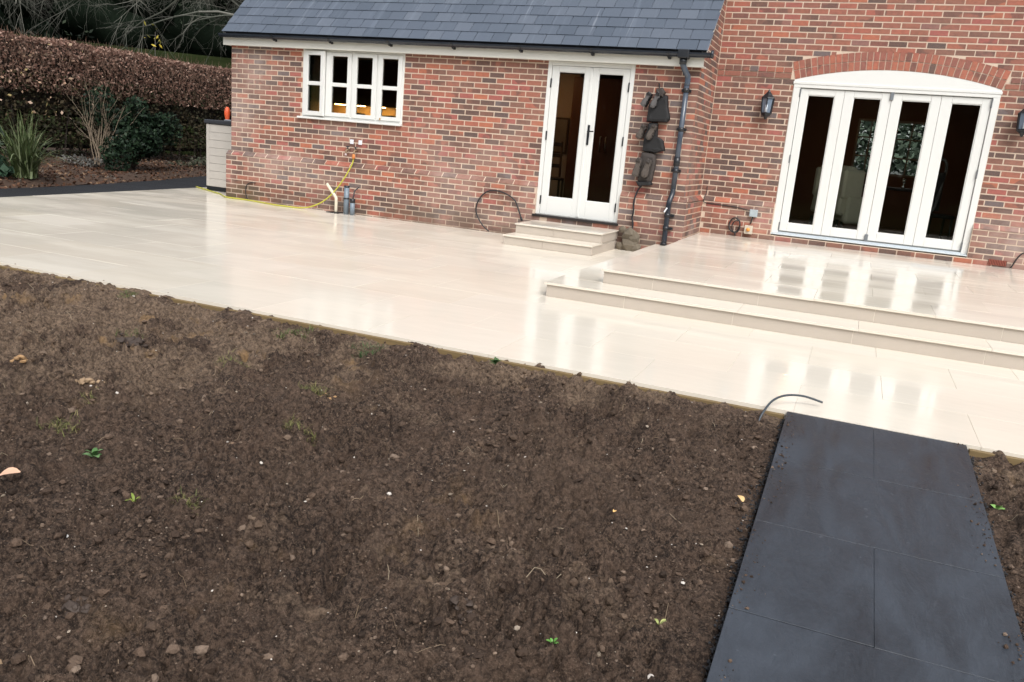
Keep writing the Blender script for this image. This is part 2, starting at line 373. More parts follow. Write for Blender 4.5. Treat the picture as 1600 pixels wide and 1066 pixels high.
def billow(x, y, f, s):
    """rounded lumps with creases between them, two rotated layers so that no lattice shows"""
    wx = .35 * (vnoise(x * f * .6 + 9, y * f * .6, s + 50) - .5) * 2 / f; wy = .35 * (vnoise(x * f * .6, y * f * .6 + 5, s + 51) - .5) * 2 / f
    a, b = rotn(x + wx, y + wy, 1.9 + f); c, d = rotn(x + wy, y - wx, .4 + f * 1.7)
    return np.maximum(np.abs(2 * vnoise(a * f, b * f, s) - 1), .85 * np.abs(2 * vnoise(c * f * 1.31 + 4, d * f * 1.31, s + 9) - 1))
def sstep(a, b, x): t = np.clip((x - a) / (b - a), 0, 1); return t * t * (3 - 2 * t)
HX0, HX1 = -6.3, -6.9            # hedge line
def bank_h(x, y):
    d = np.hypot(x - 9.4, y + 10.9); far = sstep(19.0, 40, d) * 3.75 * sstep(-7.5, -13, x)
    return -2.62 + far + .16 * sstep(-4.0, -6.2, x) * (y > -20)
xs = np.concatenate([[-900, -400, -200, -120], np.arange(-80, 30, 1.2), [40, 80, 160, 400, 900]]); ys = np.concatenate([[-900, -300, -120, -60], np.arange(-40, 70, 1.2), [80, 120, 200, 400, 900]])
X, Y = np.meshgrid(xs, ys); Z = bank_h(X, Y) - .02 + .06 * fbm(X * .5, Y * .5, 3, 5); Z = np.where((X > -8) & (Y < -4), Z - .5, Z); Z = np.where((X > -8) & (Y >= -4), Z - .12, Z)
link('ground', grid_mesh('ground', xs, ys, Z), GRASS, kind='structure')

def patio_left(y): return -1.62 + (y - .7) * -.1435 + 0.0      # slanting left edge of the patio
# soil
def soil_h(x, y):
    b = -2.507 - .05 * (YF - y)
    n1 = fbm(x * 1.1, y * 1.1, 3, 11) - .5; n2 = fbm(x * 4.3, y * 4.3, 3, 21) - .5; n4 = fbm(x * 30, y * 30, 3, 41, .65) - .5
    md = .45 + .95 * sstep(.36, .62, fbm(x * 1.7, y * 1.7, 3, 63)); md2 = .35 + 1.0 * sstep(.40, .62, fbm(x * 3.1 + 7, y * 3.1, 3, 67))
    lump = np.maximum(0, fbm(x * 9, y * 9, 2, 51) - .58); pit = np.maximum(0, fbm(x * 6, y * 6, 2, 61) - .60)
    rg = md2 * .34 * (billow(x, y, 7.3, 31) - .45) * 1.25 + md * .38 * (billow(x, y, 16.0, 33) - .45) + md * .26 * (billow(x, y, 31.0, 35) - .45) + .17 * (billow(x, y, 52.0, 39) - .45)
    nearp = np.minimum(np.abs(x - 9.235), np.abs(x - 10.10)); inp = (x > 9.235) & (x < 10.10)
    fade = sstep(0, .16, nearp) * .8 + .2; fade = fade * (.55 + .45 * sstep(0, .35, YF - y))
    h = b + fade * (.080 * n1 + .036 * n2 + .150 * rg + .020 * n4 + .17 * lump - .16 * pit)
    fw = fbm(x * .9 + 3, y * 6, 2, 71) - .5
    h = h + .02 * fw * fade + .045 * sstep(.22, .0, YF - y) * (.25 + .75 * sstep(8.8, 6.8, x)) * (fbm(x * 2.2, y * 0, 3, 77) + .15)
    h = np.where(nearp < .12, np.minimum(h, b + .03), h)
    return np.where(inp, b - .12, h)
def clay_f(x, y):
    a = 1.15 * sstep(7.8, 5.2, x + .9 * (y + 7.4) * -1.0) * sstep(-9.2, -7.8, y)
    edge = sstep(-7.1, -6.55, y + .25 * (fbm(x * 2, y * 2, 2, 81) - .5)) * .8
    return np.clip(np.maximum(a, edge) * sstep(.26, .74, fbm(x * 2.9, y * 2.9, 6, 91, .72)) * 1.1 + .35 * sstep(.50, .75, fbm(x * 2.1, y * 2.1, 5, 95, .7)), 0, 1)
xs = np.concatenate([np.arange(-8, 3.3, .09), np.arange(3.3, 9.20, .0088), [9.205, 9.22, 9.236, 9.25, 9.4, 9.6, 9.9, 10.08, 10.099, 10.115], np.arange(10.125, 11.5, .0088), np.arange(11.5, 18, .09)])
ys = np.concatenate([np.arange(-18, -10.4, .1), np.arange(-10.4, YF + .03, .0086)])
X, Y = np.meshgrid(xs, ys); ZSOIL = soil_h(X, Y)
me = grid_mesh('soil', xs, ys, ZSOIL, True); at = me.attributes.new('clay', 'FLOAT', 'POINT'); at.data.foreach_set('value', clay_f(X, Y).ravel().astype(np.float32))
link('soil', me, SOIL, kind='structure')
def sz(x, y): return float(soil_h(np.array([x]), np.array([y]))[0])

# crumbs and small stones
_t = (1 + 5 ** .5) / 2
ICO = np.array([(-1, _t, 0), (1, _t, 0), (-1, -_t, 0), (1, -_t, 0), (0, -1, _t), (0, 1, _t), (0, -1, -_t), (0, 1, -_t), (_t, 0, -1), (_t, 0, 1), (-_t, 0, -1), (-_t, 0, 1)], float); ICO /= np.linalg.norm(ICO[0])
ICOF = np.array([(0, 11, 5), (0, 5, 1), (0, 1, 7), (0, 7, 10), (0, 10, 11), (1, 5, 9), (5, 11, 4), (11, 10, 2), (10, 7, 6), (7, 1, 8), (3, 9, 4), (3, 4, 2), (3, 2, 6), (3, 6, 8), (3, 8, 9), (4, 9, 5), (2, 4, 11), (6, 2, 10), (8, 6, 7), (9, 8, 1)])
def rocks(name, P, R, mat, flat=.8, jit=.30, sink=.25, smooth=False, **k):
    n = len(P); A = rng.uniform(0, 2 * pi, n); S = R[:, None] * np.stack([rng.uniform(.65, 1.35, n), rng.uniform(.65, 1.2, n), flat * rng.uniform(.7, 1.25, n)], 1)
    V = ICO[None] * (1 + rng.uniform(-jit, jit, (n, 12, 1))); V = V * S[:, None]
    T = rng.uniform(-.4, .4, n); y_ = V[..., 1] * np.cos(T)[:, None] - V[..., 2] * np.sin(T)[:, None]; z_ = V[..., 1] * np.sin(T)[:, None] + V[..., 2] * np.cos(T)[:, None]
    x_ = V[..., 0] * np.cos(A)[:, None] - y_ * np.sin(A)[:, None]; y2 = V[..., 0] * np.sin(A)[:, None] + y_ * np.cos(A)[:, None]
    V = np.stack([x_ + P[:, 0:1], y2 + P[:, 1:2], z_ + P[:, 2:3] + (R * (flat - sink) * .6)[:, None]], 2).reshape(-1, 3)
    F = (ICOF[None] + (np.arange(n) * 12)[:, None, None]).reshape(-1, 3); me = fast(name, V, F, smooth)
    if mat is CLOD:
        at = me.attributes.new('clay', 'FLOAT', 'POINT'); at.data.foreach_set('value', clay_f(V[:, 0], V[:, 1]).astype(np.float32))
    return link(name, me, mat, **k)
def scatter(n, xr=(2.8, 11.6), yr=(-10.6, YF - .03), bias=1.0):
    x = rng.uniform(*xr, n); y = yr[0] + (yr[1] - yr[0]) * rng.random(n) ** bias
    ok = ~((x > 9.21) & (x < 10.125)); x, y = x[ok], y[ok]; return x, y
def onsoil(x, y): return np.stack([x, y, soil_h(x, y)], 1)
x, y = scatter(34000, bias=1.15); cl = fbm(x * 3, y * 3, 3, 101); ok = cl + rng.normal(0, .07, len(x)) > .46; x, y = x[ok], y[ok]
rocks('soil_crumbs', onsoil(x, y), .0032 + .0048 * rng.pareto(2.2, len(x)).clip(0, 2.9), CLOD, kind='stuff', label='crumbly brown clods strewn over the bare garden soil', cat='soil clods')
x, y = scatter(95000); k_ = fbm(x * 2.2, y * 2.2, 3, 111) + rng.normal(0, .1, len(x)) > .47; x, y = x[k_], y[k_]
n = len(x); OV = np.array([(1, 0, 0), (0, 1, 0), (-1, 0, 0), (0, -1, 0), (0, 0, 1), (0, 0, -1)], float); OF = np.array([(0, 1, 4), (1, 2, 4), (2, 3, 4), (3, 0, 4), (1, 0, 5), (2, 1, 5), (3, 2, 5), (0, 3, 5)])
P_ = onsoil(x, y); Rr = .0028 + .0026 * rng.random(n) ** 2; A = rng.uniform(0, 2 * pi, n); VV = OV[None] * (1 + rng.uniform(-.3, .35, (n, 6, 1))) * Rr[:, None, None] * np.array([1.1, 1, .75])
VV = np.stack([VV[..., 0] * np.cos(A)[:, None] - VV[..., 1] * np.sin(A)[:, None], VV[..., 0] * np.sin(A)[:, None] + VV[..., 1] * np.cos(A)[:, None], VV[..., 2]], 2) + P_[:, None, :] + np.array([0, 0, .002])
me = fast('fine_crumbs', VV.reshape(-1, 3), (OF[None] + (np.arange(n) * 6)[:, None, None]).reshape(-1, 3)); at = me.attributes.new('clay', 'FLOAT', 'POINT'); vv_ = VV.reshape(-1, 3); at.data.foreach_set('value', clay_f(vv_[:, 0], vv_[:, 1]).astype(np.float32))
link('fine_crumbs', me, CLOD, kind='stuff', label='fine loose crumbs of earth over the bare soil', cat='soil crumbs')
STONE = m_leafy('small_stone', [(.20, .16, .12), (.34, .28, .22), (.16, .11, .08), (.26, .19, .14), (.11, .09, .07), (.66, .61, .55), (.23, .15, .10), (.14, .10, .075)], .5)
x, y = scatter(7000); rocks('soil_gravel', onsoil(x, y), .0020 + .0022 * rng.pareto(2.6, len(x)).clip(0, 4), STONE, .6, .25, .1, kind='stuff', label='small pale stones scattered through the dark soil', cat='gravel')
# roots and straw
mb = MB(); x, y = scatter(650)
for i in range(len(x)):
    L = random.uniform(.03, .12) * (1.5 if random.random() < .15 else 1); a = random.uniform(0, pi); P = []
    for j in range(5):
        tt = j / 4 - .5; px = x[i] + cos(a) * L * tt + random.uniform(-.08, .08) * L; py = y[i] + sin(a) * L * tt + random.uniform(-.08, .08) * L
        P.append((px, py, sz(px, py) + .002 + .008 * random.random() * (1 - abs(2 * tt))))
    mb.tube(P, random.uniform(.0007, .0016), 4, False)
ROOT = m_leafy('root_fibre', [(.13, .09, .06), (.27, .20, .135), (.09, .06, .04), (.18, .13, .085), (.38, .31, .22), (.10, .07, .05)], .7)
mb.build('straw_and_roots', ROOT, kind='stuff', label='thin pale roots and straw lying on the soil', cat='straw')

# single larger stones
def single_rock(name, loc, r, mat, label, cat, seed, flat=.65, jit=.12, group=None):
    m = MB(); m.blob((0, 0, r * .2), (r, r * .8, r * flat), (0, 0, seed), jit=jit * .35, seed=seed, sub=26, rough=.22 if r > .03 else .08)
    z = sz(*loc); return m.build(name, mat, loc=(loc[0], loc[1], z - r * flat * .35), label=label, cat=cat, group=group)
PALE = plain('pale_stone', (.50, .46, .42), .6, 30, .3, bump=.5); OCHRE = plain('ochre_clay', (.33, .20, .095), .8, 25, .4, bump=.8); DARKCL = plain('dark_clod', (.045, .030, .022), .7, 25, .4, bump=.9)
TANCL = plain('tan_clay', (.27, .185, .11), .8, 18, .4, bump=.8)
single_rock('stone', (9.07, -8.76), .017, PALE, 'pale grey stone on the soil near the bottom of the dark path', 'stone', 3)
single_rock('stone', (7.46, -8.79), .016, plain('chalk', (.62, .56, .47), .6, 20, .2), 'chalky stone with a hollow, lying left of centre in the soil', 'stone', 4)
single_rock('stone', (7.03, -9.05), .011, plain('white_pebble', (.75, .74, .70), .4), 'small round white pebble in the lower left soil', 'stone', 5)
def cluster(loc, rx, ry, n, r0, r1, mat, label, cat, seed):
    q = np.random.default_rng(seed); a = q.uniform(0, 2 * pi, n); d = q.random(n) ** .6; x = loc[0] + rx * d * np.cos(a); y = loc[1] + ry * d * np.sin(a)
    P = onsoil(x, y); c = np.array([loc[0], loc[1], sz(*loc)]); o = rocks('clay_lump', P - c, q.uniform(r0, r1, n) * (1.25 - .7 * d), mat, .6, .25, .3, label=label, cat=cat, kind='stuff'); o.location = c
cluster((5.40, -7.98), .05, .04, 16, .012, .030, OCHRE, 'crumbled orange clay lump at the far left of the soil', 'clay lump', 6)
cluster((5.52, -7.32), .10, .07, 50, .015, .040, DARKCL, 'black earth clods beside a grass tuft at upper left', 'clod', 7)
cluster((5.92, -8.00), .20, .05, 46, .010, .026, TANCL, 'flat smear of tan clay crumbs at left of the soil', 'clay patch', 8)
cluster((6.98, -7.42), .045, .035, 12, .010, .022, OCHRE, 'small orange clay lump beside a tuft in the middle of the soil', 'clay lump', 16)
cluster((7.43, -9.35), .05, .04, 16, .014, .032, DARKCL, 'dark broken clod near the bottom left of the soil', 'clod', 9)
cluster((8.46, -8.82), .05, .03, 12, .012, .028, DARKCL, 'dark broken clod in the lower middle of the soil', 'clod', 10)
cluster((7.43, -9.62), .05, .04, 10, .010, .020, TANCL, 'a few tan clay crumbs at the bottom left edge', 'clay patch', 21)

# grass tufts and weeds
TUFTM = [m_leafy('green_blades', [(.085, .12, .035), (.065, .10, .027), (.13, .15, .055), (.16, .16, .07)], .6), m_leafy('yellow_blades', [(.17, .165, .06), (.13, .135, .045), (.21, .18, .08), (.09, .10, .035)], .6), m_leafy('dark_blades', [(.04, .085, .03), (.05, .10, .035), (.09, .13, .05)], .6)]
def tuft(loc, r, h, n, mi, label, seed):
    rn = random.Random(seed); root = (loc[0], loc[1], sz(*loc)); m = MB()
    for i in range(n):
        a = rn.uniform(0, 6.28); d = r * rn.random() ** .6; bx, by = d * cos(a), d * sin(a) * .8
        zz = sz(root[0] + bx, root[1] + by) - root[2]
        hh = h * rn.uniform(.2, .8); la = rn.uniform(0, 6.28); ln = h * rn.uniform(.3, 1.3); wv = rn.uniform(.0010, .0024); px, py = -sin(la) * wv, cos(la) * wv
        q = Vector((bx, by, zz)); mi_ = q + Vector((cos(la) * ln * .45, sin(la) * ln * .45, hh * .75)); tp = q + Vector((cos(la) * ln, sin(la) * ln, hh * .8))
        m.add([q + Vector((px, py, 0)), q - Vector((px, py, 0)), mi_ - Vector((px, py, 0)) * .7, mi_ + Vector((px, py, 0)) * .7, tp], [(0, 1, 2, 3), (3, 2, 4)])
    o = link('grass_tuft', m.mesh('grass_tuft', False), TUFTM[mi], loc=root, label=label, cat='grass tuft', group='tufts of grass left in the soil'); return o
H_ = .7
tuft((6.17, -6.62), .13, .06, 230, 0, 'green grass tuft close to the patio edge, left of the middle', 1)
tuft((6.76, -6.68), .12, .06, 190, 2, 'dark green grass tuft by the patio edge above the middle of the soil', 2)
tuft((6.31, -7.34), .12, .045, 190, 1, 'yellowish grass tuft on tan soil in the upper left', 3)
tuft((6.89, -7.42), .09, .05, 150, 1, 'yellow-green tuft beside the small orange clay lump', 4)
tuft((7.15, -7.88), .09, .05, 170, 1, 'yellow-green tuft in the open middle of the soil', 5)
tuft((6.27, -8.45), .10, .045, 150, 1, 'mossy yellow tuft left of the green leafy weed', 6)
tuft((5.38, -7.22), .09, .05, 120, 0, 'green tuft behind the black clod at upper left', 7)
tuft((6.12, -8.15), .05, .045, 60, 1, 'thin yellow tuft below the flat tan clay smear', 8)
tuft((7.22, -8.66), .07, .04, 80, 1, 'sparse flattened tuft low in the left soil', 9)
tuft((4.65, -6.55), .07, .04, 90, 0, 'small tuft near the patio edge at the far left', 12)
def leafshape(L, W, bend=.3, n=4):
    """a small curved leaf as verts/faces, growing along +x"""
    V = []; F = []
    for i in range(n + 1):
        t = i / n; ww = W * (sin(pi * min(1, t * .93 + .05)) ** .7); zz = bend * L * t * (1 - t) * 2
        V += [Vector((L * t, -ww / 2, zz + ww * .12)), Vector((L * t, 0, zz)), Vector((L * t, ww / 2, zz + ww * .12))]
    for i in range(n):
        b = i * 3; F += [(b, b + 3, b + 4, b + 1), (b + 1, b + 4, b + 5, b + 2)]
    return V, F
def weed(loc, n, L, W, mat, label, seed, name='weed'):
    rn = random.Random(seed); m = MB(); root = (loc[0], loc[1], sz(*loc) + .004)
    for i in range(n):
        M = Matrix.Rotation(2.4 * i + rn.uniform(-.3, .3), 4, 'Z') @ Matrix.Rotation(-rn.uniform(.15, .9), 4, 'Y'); s_ = rn.uniform(.6, 1)
        V, F = leafshape(L * s_, W * s_); m.add([M @ (v + Vector((.006, 0, 0))) for v in V], F, True)
    return link(name, m.mesh(name, False), mat, loc=root, label=label, cat='weed')
GLEAF = m_leafy('weed_leaf', [(.10, .20, .07), (.07, .15, .05), (.14, .24, .10)], .5)
BLEAF = plain('bright_leaf', (.10, .26, .045), .5)
weed((6.63, -8.58), 9, .06, .03, GLEAF, 'leafy green weed on the dark soil at lower left', 1)
weed((7.61, -6.66), 34, .045, .016, m_leafy('clover_leaf', [(.06, .13, .04), (.09, .18, .06), (.05, .10, .035)], .5), 'bushy dark green weed just below the patio edge in the middle', 2)
weed((8.79, -8.87), 6, .022, .014, BLEAF, 'tiny bright green seedling in the lower middle soil', 3, 'seedling')
weed((10.16, -7.1), 3, .042, .032, m_leafy('pale_green_leaf', [(.28, .48, .16), (.2, .38, .1)], .5), 'bright green leaf on the soil right of the dark path', 4, 'green_leaf')
weed((7.0, -8.72), 5, .04, .012, m_leafy('lime_leaf', [(.25, .30, .06), (.18, .24, .05)], .5), 'small lime green weed beside a pale root at lower left', 5)
weed((9.05, -8.62), 4, .03, .012, m_leafy('straw_leaf', [(.40, .42, .16), (.30, .33, .12)], .5), 'pale yellow-green sprout beside the grey stone', 6, 'seedling')
def fallen_leaf(loc, L, W, rz, col, label):
    V, F = leafshape(L, W, .25, 5); m = MB(); m.add(V, F, True)
    link('fallen_leaf', m.mesh('fallen_leaf', False), plain('dry_leaf', col, .6, 30, .2), loc=(loc[0], loc[1], sz(*loc) + .012), rot=(.15, -.2, rz), label=label, cat='leaf')
fallen_leaf((6.58, -8.96), .075, .05, .6, (.62, .38, .26), 'pinkish tan fallen leaf on the soil at the left edge')
fallen_leaf((9.165, -7.60), .045, .03, 2.2, (.60, .40, .18), 'orange fallen leaf beside the left edge of the dark path')
fallen_leaf((8.72, -8.0), .02, .014, 1.2, (.75, .45, .16), 'tiny orange leaf fragment in the middle of the soil')

# ------------------------------------------------------------------ dark path
path = empty('path', (9.667, YF, -2.457), kind='structure')
pl0, pl1 = -.4325, .4325; SL = -.05
def slab_mesh(x0, x1, y0, y1, t0=-.03, name='paving_slab', off=(0, 0, 0), top=0.0):
    return MB().cbox(x0, x1, y0, y1, t0, top, .0014).mesh(name)
yc = 0.0; k = 0; pm = {}
rows_len = [.70, .67, .66, .66, .66, .66, .66, .66, .66]
for k, L in enumerate(rows_len):
    cells = [(pl0, -.012), (.012, pl1)] if k in (0, 2) else [(pl0, pl1)]
    if k in (0, 2): cells = [(pl0, -.0004), (.0004, pl1)]
    for a, b in cells:
        key = (round(a, 3), round(b, 3), round(L, 3))
        if key not in pm: pm[key] = slab_mesh(a, b, -L + .0025, -.0005)
        link('paving_slab', pm[key], PATH, path, loc=(random.uniform(-.0003, .0003), yc, yc * .05 + random.uniform(-.0012, .0012)), rot=(math.atan(.05), 0, random.uniform(-.0006, .0006)))
    yc -= L
PL = yc
m = MB(); m.add([(pl0 + .01, 0, -.008), (pl1 - .01, 0, -.008), (pl1 - .01, PL, -.008 + PL * -SL), (pl0 + .01, PL, -.008 + PL * -SL), (pl0 + .01, 0, -.2), (pl1 - .01, 0, -.2), (pl1 - .01, PL, -.5), (pl0 + .01, PL, -.5)], [(0, 1, 2, 3), (4, 7, 6, 5), (0, 4, 5, 1), (1, 5, 6, 2), (2, 6, 7, 3), (3, 7, 4, 0)])
m.build('bedding', DGROUT, path)
# dark grit spilling from under the path edges
P = []; R = []
for i in range(5200):
    side = random.choice((-1, 1)); yy = random.uniform(PL, -.05); xx = side * (.4325 + abs(random.gauss(0, .012 + .02 * max(0, sin(yy * 3.1 + side)) ** 2))); wx = 9.667 + xx; wy = YF + yy
    P.append((wx, wy, sz(wx + side * .02, wy) + .002)); R.append(random.uniform(.0022, .006))
rocks('bedding_grit', np.array(P), np.array(R), plain('dark_grit', (.016, .017, .020), .7), kind='stuff', label='black grit bedding crumbling out along the path edges', cat='grit')

n = 900; sx_ = rng.choice([-1.0, 1.0], n); xx = 9.667 + sx_ * (.425 - np.abs(rng.normal(0, .035, n))); yy = YF - rng.random(n) * 4.4; zz = -2.4565 + .05 * (yy - YF)
k_ = fbm(xx * 0 + sx_ * 3, yy * 2.5, 3, 5) > .47; o = rocks('soil_on_path', np.stack([xx, yy, zz], 1)[k_], .0016 + .0022 * rng.pareto(2.8, n).clip(0, 2.5)[k_], CLOD, kind='stuff', label='earth crumbs spilled onto the edges of the dark path', cat='soil crumbs')
# ------------------------------------------------------------------ patio, terrace, steps
def clip_poly(poly, a, b, c):
    """keep a*x+b*y+c >= 0"""
    out = []
    for i in range(len(poly)):
        p, q = poly[i], poly[(i + 1) % len(poly)]; dp = a * p[0] + b * p[1] + c; dq = a * q[0] + b * q[1] + c
        if dp >= 0: out.append(p)
        if (dp >= 0) != (dq >= 0): t = dp / (dp - dq); out.append((p[0] + (q[0] - p[0]) * t, p[1] + (q[1] - p[1]) * t))
    return out
SM = {}
def put_slab(parent, x0, x1, y0, y1, z, clip=None, th=.03, gap=.0009):
    a, b, c, d = x0 + gap, x1 - gap, y0 + gap, y1 - gap
    if b - a < .03 or d - c < .03: return
    jz = random.uniform(-.0007, .0007); rot = (random.gauss(0, .0006), random.gauss(0, .0006), 0); cx, cy = (a + b) / 2, (c + d) / 2
    if clip:
        poly = [(a, c), (b, c), (b, d), (a, d)]
        q = clip_poly(poly, *clip)
        if len(q) < 3: return
        if len(q) != 4 or q != poly:
            m = MB().prism([(p[0] - cx, p[1] - cy) for p in q], 2, -th, 0); link('paving_slab', m.mesh('paving_slab'), SLAB, parent, loc=(cx, cy, z + jz), rot=rot); return
    key = (round(b - a, 3), round(d - c, 3), th)
    if key not in SM: SM[key] = MB().cbox(-(b - a) / 2, (b - a) / 2, -(d - c) / 2, (d - c) / 2, -th, 0, .0007).mesh('paving_slab')
    link('paving_slab', SM[key], SLAB, parent, loc=(cx, cy, z + jz), rot=rot)
patio = empty('patio', (0, 0, 0), kind='structure')
XR_ = 12.6
# keep right of the slanting left edge:  x - (-1.62 -.1435*(y-.7)) >= 0
CL = (1.0, .1435, 1.62 - .1435 * .7)
y0 = YF; r = 0
while y0 < 1.25:
    h = .615 if r < 2 else .6; y1 = min(y0 + h, 1.25); off = 7.92 - .9 * 20 + (0.445 if r % 2 == 0 else 0) + (0 if r < 3 else random.uniform(-.08, .08))
    x0 = off
    while x0 < XR_:
        wd = .9; x1 = x0 + wd
        if x1 > -2.2 and not (x0 > -.05 and y0 > .02 and x1 > 0) and not (x0 > 7.1 and y0 > -4.2 and x0 > 7.1 + .3):
            xx1 = min(x1, XC - PP - .004) if (y0 > -.1 and x1 > XC - PP and y1 > 0) else x1
            yy1 = y1
            if y0 < -PP < y1 and x0 > XC - PP: yy1 = -PP - .004
            put_slab(patio, x0, min(xx1, XR_), y0, yy1, ZL, CL)
            if y0 < -PP < y1 and x0 <= XC - PP < x1: put_slab(patio, max(xx1, XC - PP), x1, y0, -PP - .004, ZL)
        x0 = x1
    y0 = y1; r += 1
m = MB().prism([(patio_left(YF) + .01, YF + .008), (XR_, YF + .008), (XR_, YR - .06), (XW + .1, YR - .06), (XW + .1, -.06), (XC - .05, -.06), (XC - .05, 1.24), (patio_left(1.25) + .01, 1.24)], 2, ZL - .16, ZL - .0035)
m.build('grout_bed', GROUT, patio)
# timber edging
for a, b in ((2.9, 5.62), (5.625, 8.02), (8.025, 9.222), (10.112, 12.4), (.5, 2.895)):
    m = MB(); n = 8
    dz = random.uniform(-.004, .002)
    m.cbox(a, b, YF - .030, YF - .003, ZL - .14, ZL - .018 + dz, .003)
    lab = {2.9: 'thin timber edging board along the patio edge at the left of the soil', 5.625: 'middle timber edging board between patio and soil', 8.025: 'short timber edging board ending at the dark path', 10.112: 'timber edging board right of the dark path', .5: 'timber edging board beyond the left end of the soil'}[a]
    m.build('edging_board', TIMBER, label=lab, cat='edging board', group='timber edging boards along the patio')

# broad steps up to the terrace
XP, YP, XS, YS = 7.395, -3.881, 7.007, -4.268
terrace = empty('terrace', (0, 0, 0), kind='structure')
m = MB().box(XS + .02, XR_, YS + .02, -.06, ZL - .03, ZS - .022); m.box(XP + .02, XR_, YP + .02, -.06, ZS - .05, ZU - .022)
m.box(XW + PP + .004, XR_, -.3, YR - .06, ZL - .03, ZU - .0226); m.build('base_block', GROUT, terrace)
def riser_row(parent, x0, x1, yf, z0, z1, L=.9, off=0.0):
    x = x0 - off
    while x < x1:
        a, b = max(x, x0), min(x + L, x1)
        if b - a > .02: MB().cbox(a + .0015, b - .0015, yf, yf + .02, z0, z1, .0015).build('riser', RISER, parent)
        x += L
def riser_side(parent, y0, y1, xf, z0, z1, L=.9, sgn=1):
    y = y0
    while y < y1 - .02:
        b = min(y + L, y1); MB().cbox(min(xf, xf + .02 * sgn), max(xf, xf + .02 * sgn), y + .0015, b - .0015, z0, z1, .0015).build('riser', RISER, parent); y = b
NOSE = .018
riser_row(terrace, XS + NOSE, XR_, YS + NOSE, ZL + .0005, ZS - .0215, .9, .2)
riser_side(terrace, YS + NOSE + .021, -.06, XS + NOSE, ZL + .0005, ZS - .0215)
riser_row(terrace, XP + NOSE, XR_, YP + NOSE, ZS + .0005, ZU - .0215, .9, .45)
riser_side(terrace, YP + NOSE + .021, -.06, XP + NOSE, ZS + .0005, ZU - .0215)
# treads of the first step
x = XS; k = 0
while x < XR_:
    x1 = min(x + (.75 if k == 0 else .9), XR_); put_slab(terrace, x, x1, YS, YP + NOSE + .0, ZS, None, .02); x = x1; k += 1
y = YP + NOSE
while y < -PP - .01:
    y1 = min(y + .9, -PP - .003); put_slab(terrace, XS, XP + NOSE, y, y1, ZS, None, .02); y = y1
# terrace top
y = YP; r = 0
while y < YR - PP - .01:
    y1 = min(y + .6, YR - PP - .003); x = XP if r % 2 == 0 else XP - .45
    if y1 > -PP and y < -PP: pass
    while x < XR_:
        x1 = min(x + .9, XR_); a = max(x, XP)
        if y > -PP - .0: put_slab(terrace, max(a, XW + PP + .003), x1, y, y1, ZU, None, .02)
        elif y1 > -PP and a < XW + .1:
            put_slab(terrace, a, x1, y, y1, ZU, None, .02)
        else: put_slab(terrace, a, x1, y, y1, ZU, None, .02)
        x = x1
    y = y1; r += 1

# door steps
ds = empty('door_steps', (5.88, -.6, ZL), label='two cream stone steps below the white french doors', cat='steps')
def rel(o, root):
    o.location = Vector(o.location) - Vector(root.location); return o
dx0, dx1 = 5.285, 6.49
m = MB().box(dx0 + .03, dx1 - .03, -1.18, -PP - .004, ZL + .001, ZS - .022); m.box(dx0 + .03, dx1 - .03, -.78, -PP - .004, ZS - .03, ZU - .022)
for o in (m.build('base_block', GROUT, ds),): rel(o, ds)
def bx(name, mat, par, *b, c=.002, **k):
    o = MB().cbox(*b, c).build(name, mat, par, **k); rel(o, par); return o
mid = 5.83
for a, b in ((dx0, mid), (mid, dx1)):
    bx('tread', SLAB, ds, a + .001, b - .001, -1.205, -.775, ZS - .02, ZS); bx('tread', SLAB, ds, a + .001, b - .001, -.825, -PP - .003, ZU - .02, ZU)
    bx('riser', RISER, ds, a + (.012 if a == dx0 else .001), b - (.012 if b == dx1 else .001), -1.188, -1.168, ZL + .001, ZS - .021)
    bx('riser', RISER, ds, a + (.012 if a == dx0 else .001), b - (.012 if b == dx1 else .001), -.808, -.788, ZS + .001, ZU - .021)
for xx in (dx0 + .012, dx1 - .032):
    bx('riser', RISER, ds, xx, xx + .02, -1.166, -PP - .005, ZL + .001, ZS - .0212); bx('riser', RISER, ds, xx, xx + .02, -.786, -PP - .005, ZS + .001, ZU - .0212)
# ------------------------------------------------------------------ tarmac drive and leafy bed
tx = [(-2.1, -9), (-2.3, -4), (-2.46, -2.28), (-2.62, -1.2), (-2.90, -.1), (-3.45, 1.8), (-4.3, 4.0), (-6.6, 8.5), (-9, 12)]
poly = [(2.5, -9), ] + []
m = MB(); V = []; 
for i, (a, b) in enumerate(tx): V += [(a, b, ZL - .045), (max(patio_left(min(b, 1.2)) + .3, -3) if b < 1.3 else 0.5, b, ZL - .045)]
m.add(V, [(2 * i, 2 * i + 1, 2 * i + 3, 2 * i + 2) for i in range(len(tx) - 1)])
link('driveway', m.mesh('driveway', False), ASPH, kind='structure')
m = MB().prism([(patio_left(YF), YF), (patio_left(YF) + .05, YF), (patio_left(1.25) + .05, 1.25), (patio_left(1.25), 1.25)], 2, ZL - .12, ZL - .012); m.build('patio_edge', GROUT, patio)
LITTER = m_leafy('leaf_litter', [(.085, .040, .022), (.065, .030, .017), (.12, .060, .033), (.045, .024, .015), (.20, .13, .08), (.075, .038, .024)], .7)
BEDM = plain('bed_earth', (.048, .026, .015), .9, 14, .5, bump=.8)
xs = np.linspace(0, 1, 60); ys = np.linspace(-9, 12, 260); tb = np.interp(ys, [q[1] for q in tx], [q[0] for q in tx])
Xb = np.zeros((260, 60)); Yb = np.zeros((260, 60)); 
for j in range(260): Xb[j] = tb[j] + xs * (-9.6 - tb[j]); Yb[j] = ys[j]
Zb = ZL - .05 + .10 * sstep(0, .2, (tb[:, None] - Xb) / 2) + .12 * sstep(1, 4, tb[:, None] - Xb) + .07 * (fbm(Xb * 2.2, Yb * 2.2, 4, 7) - .5)
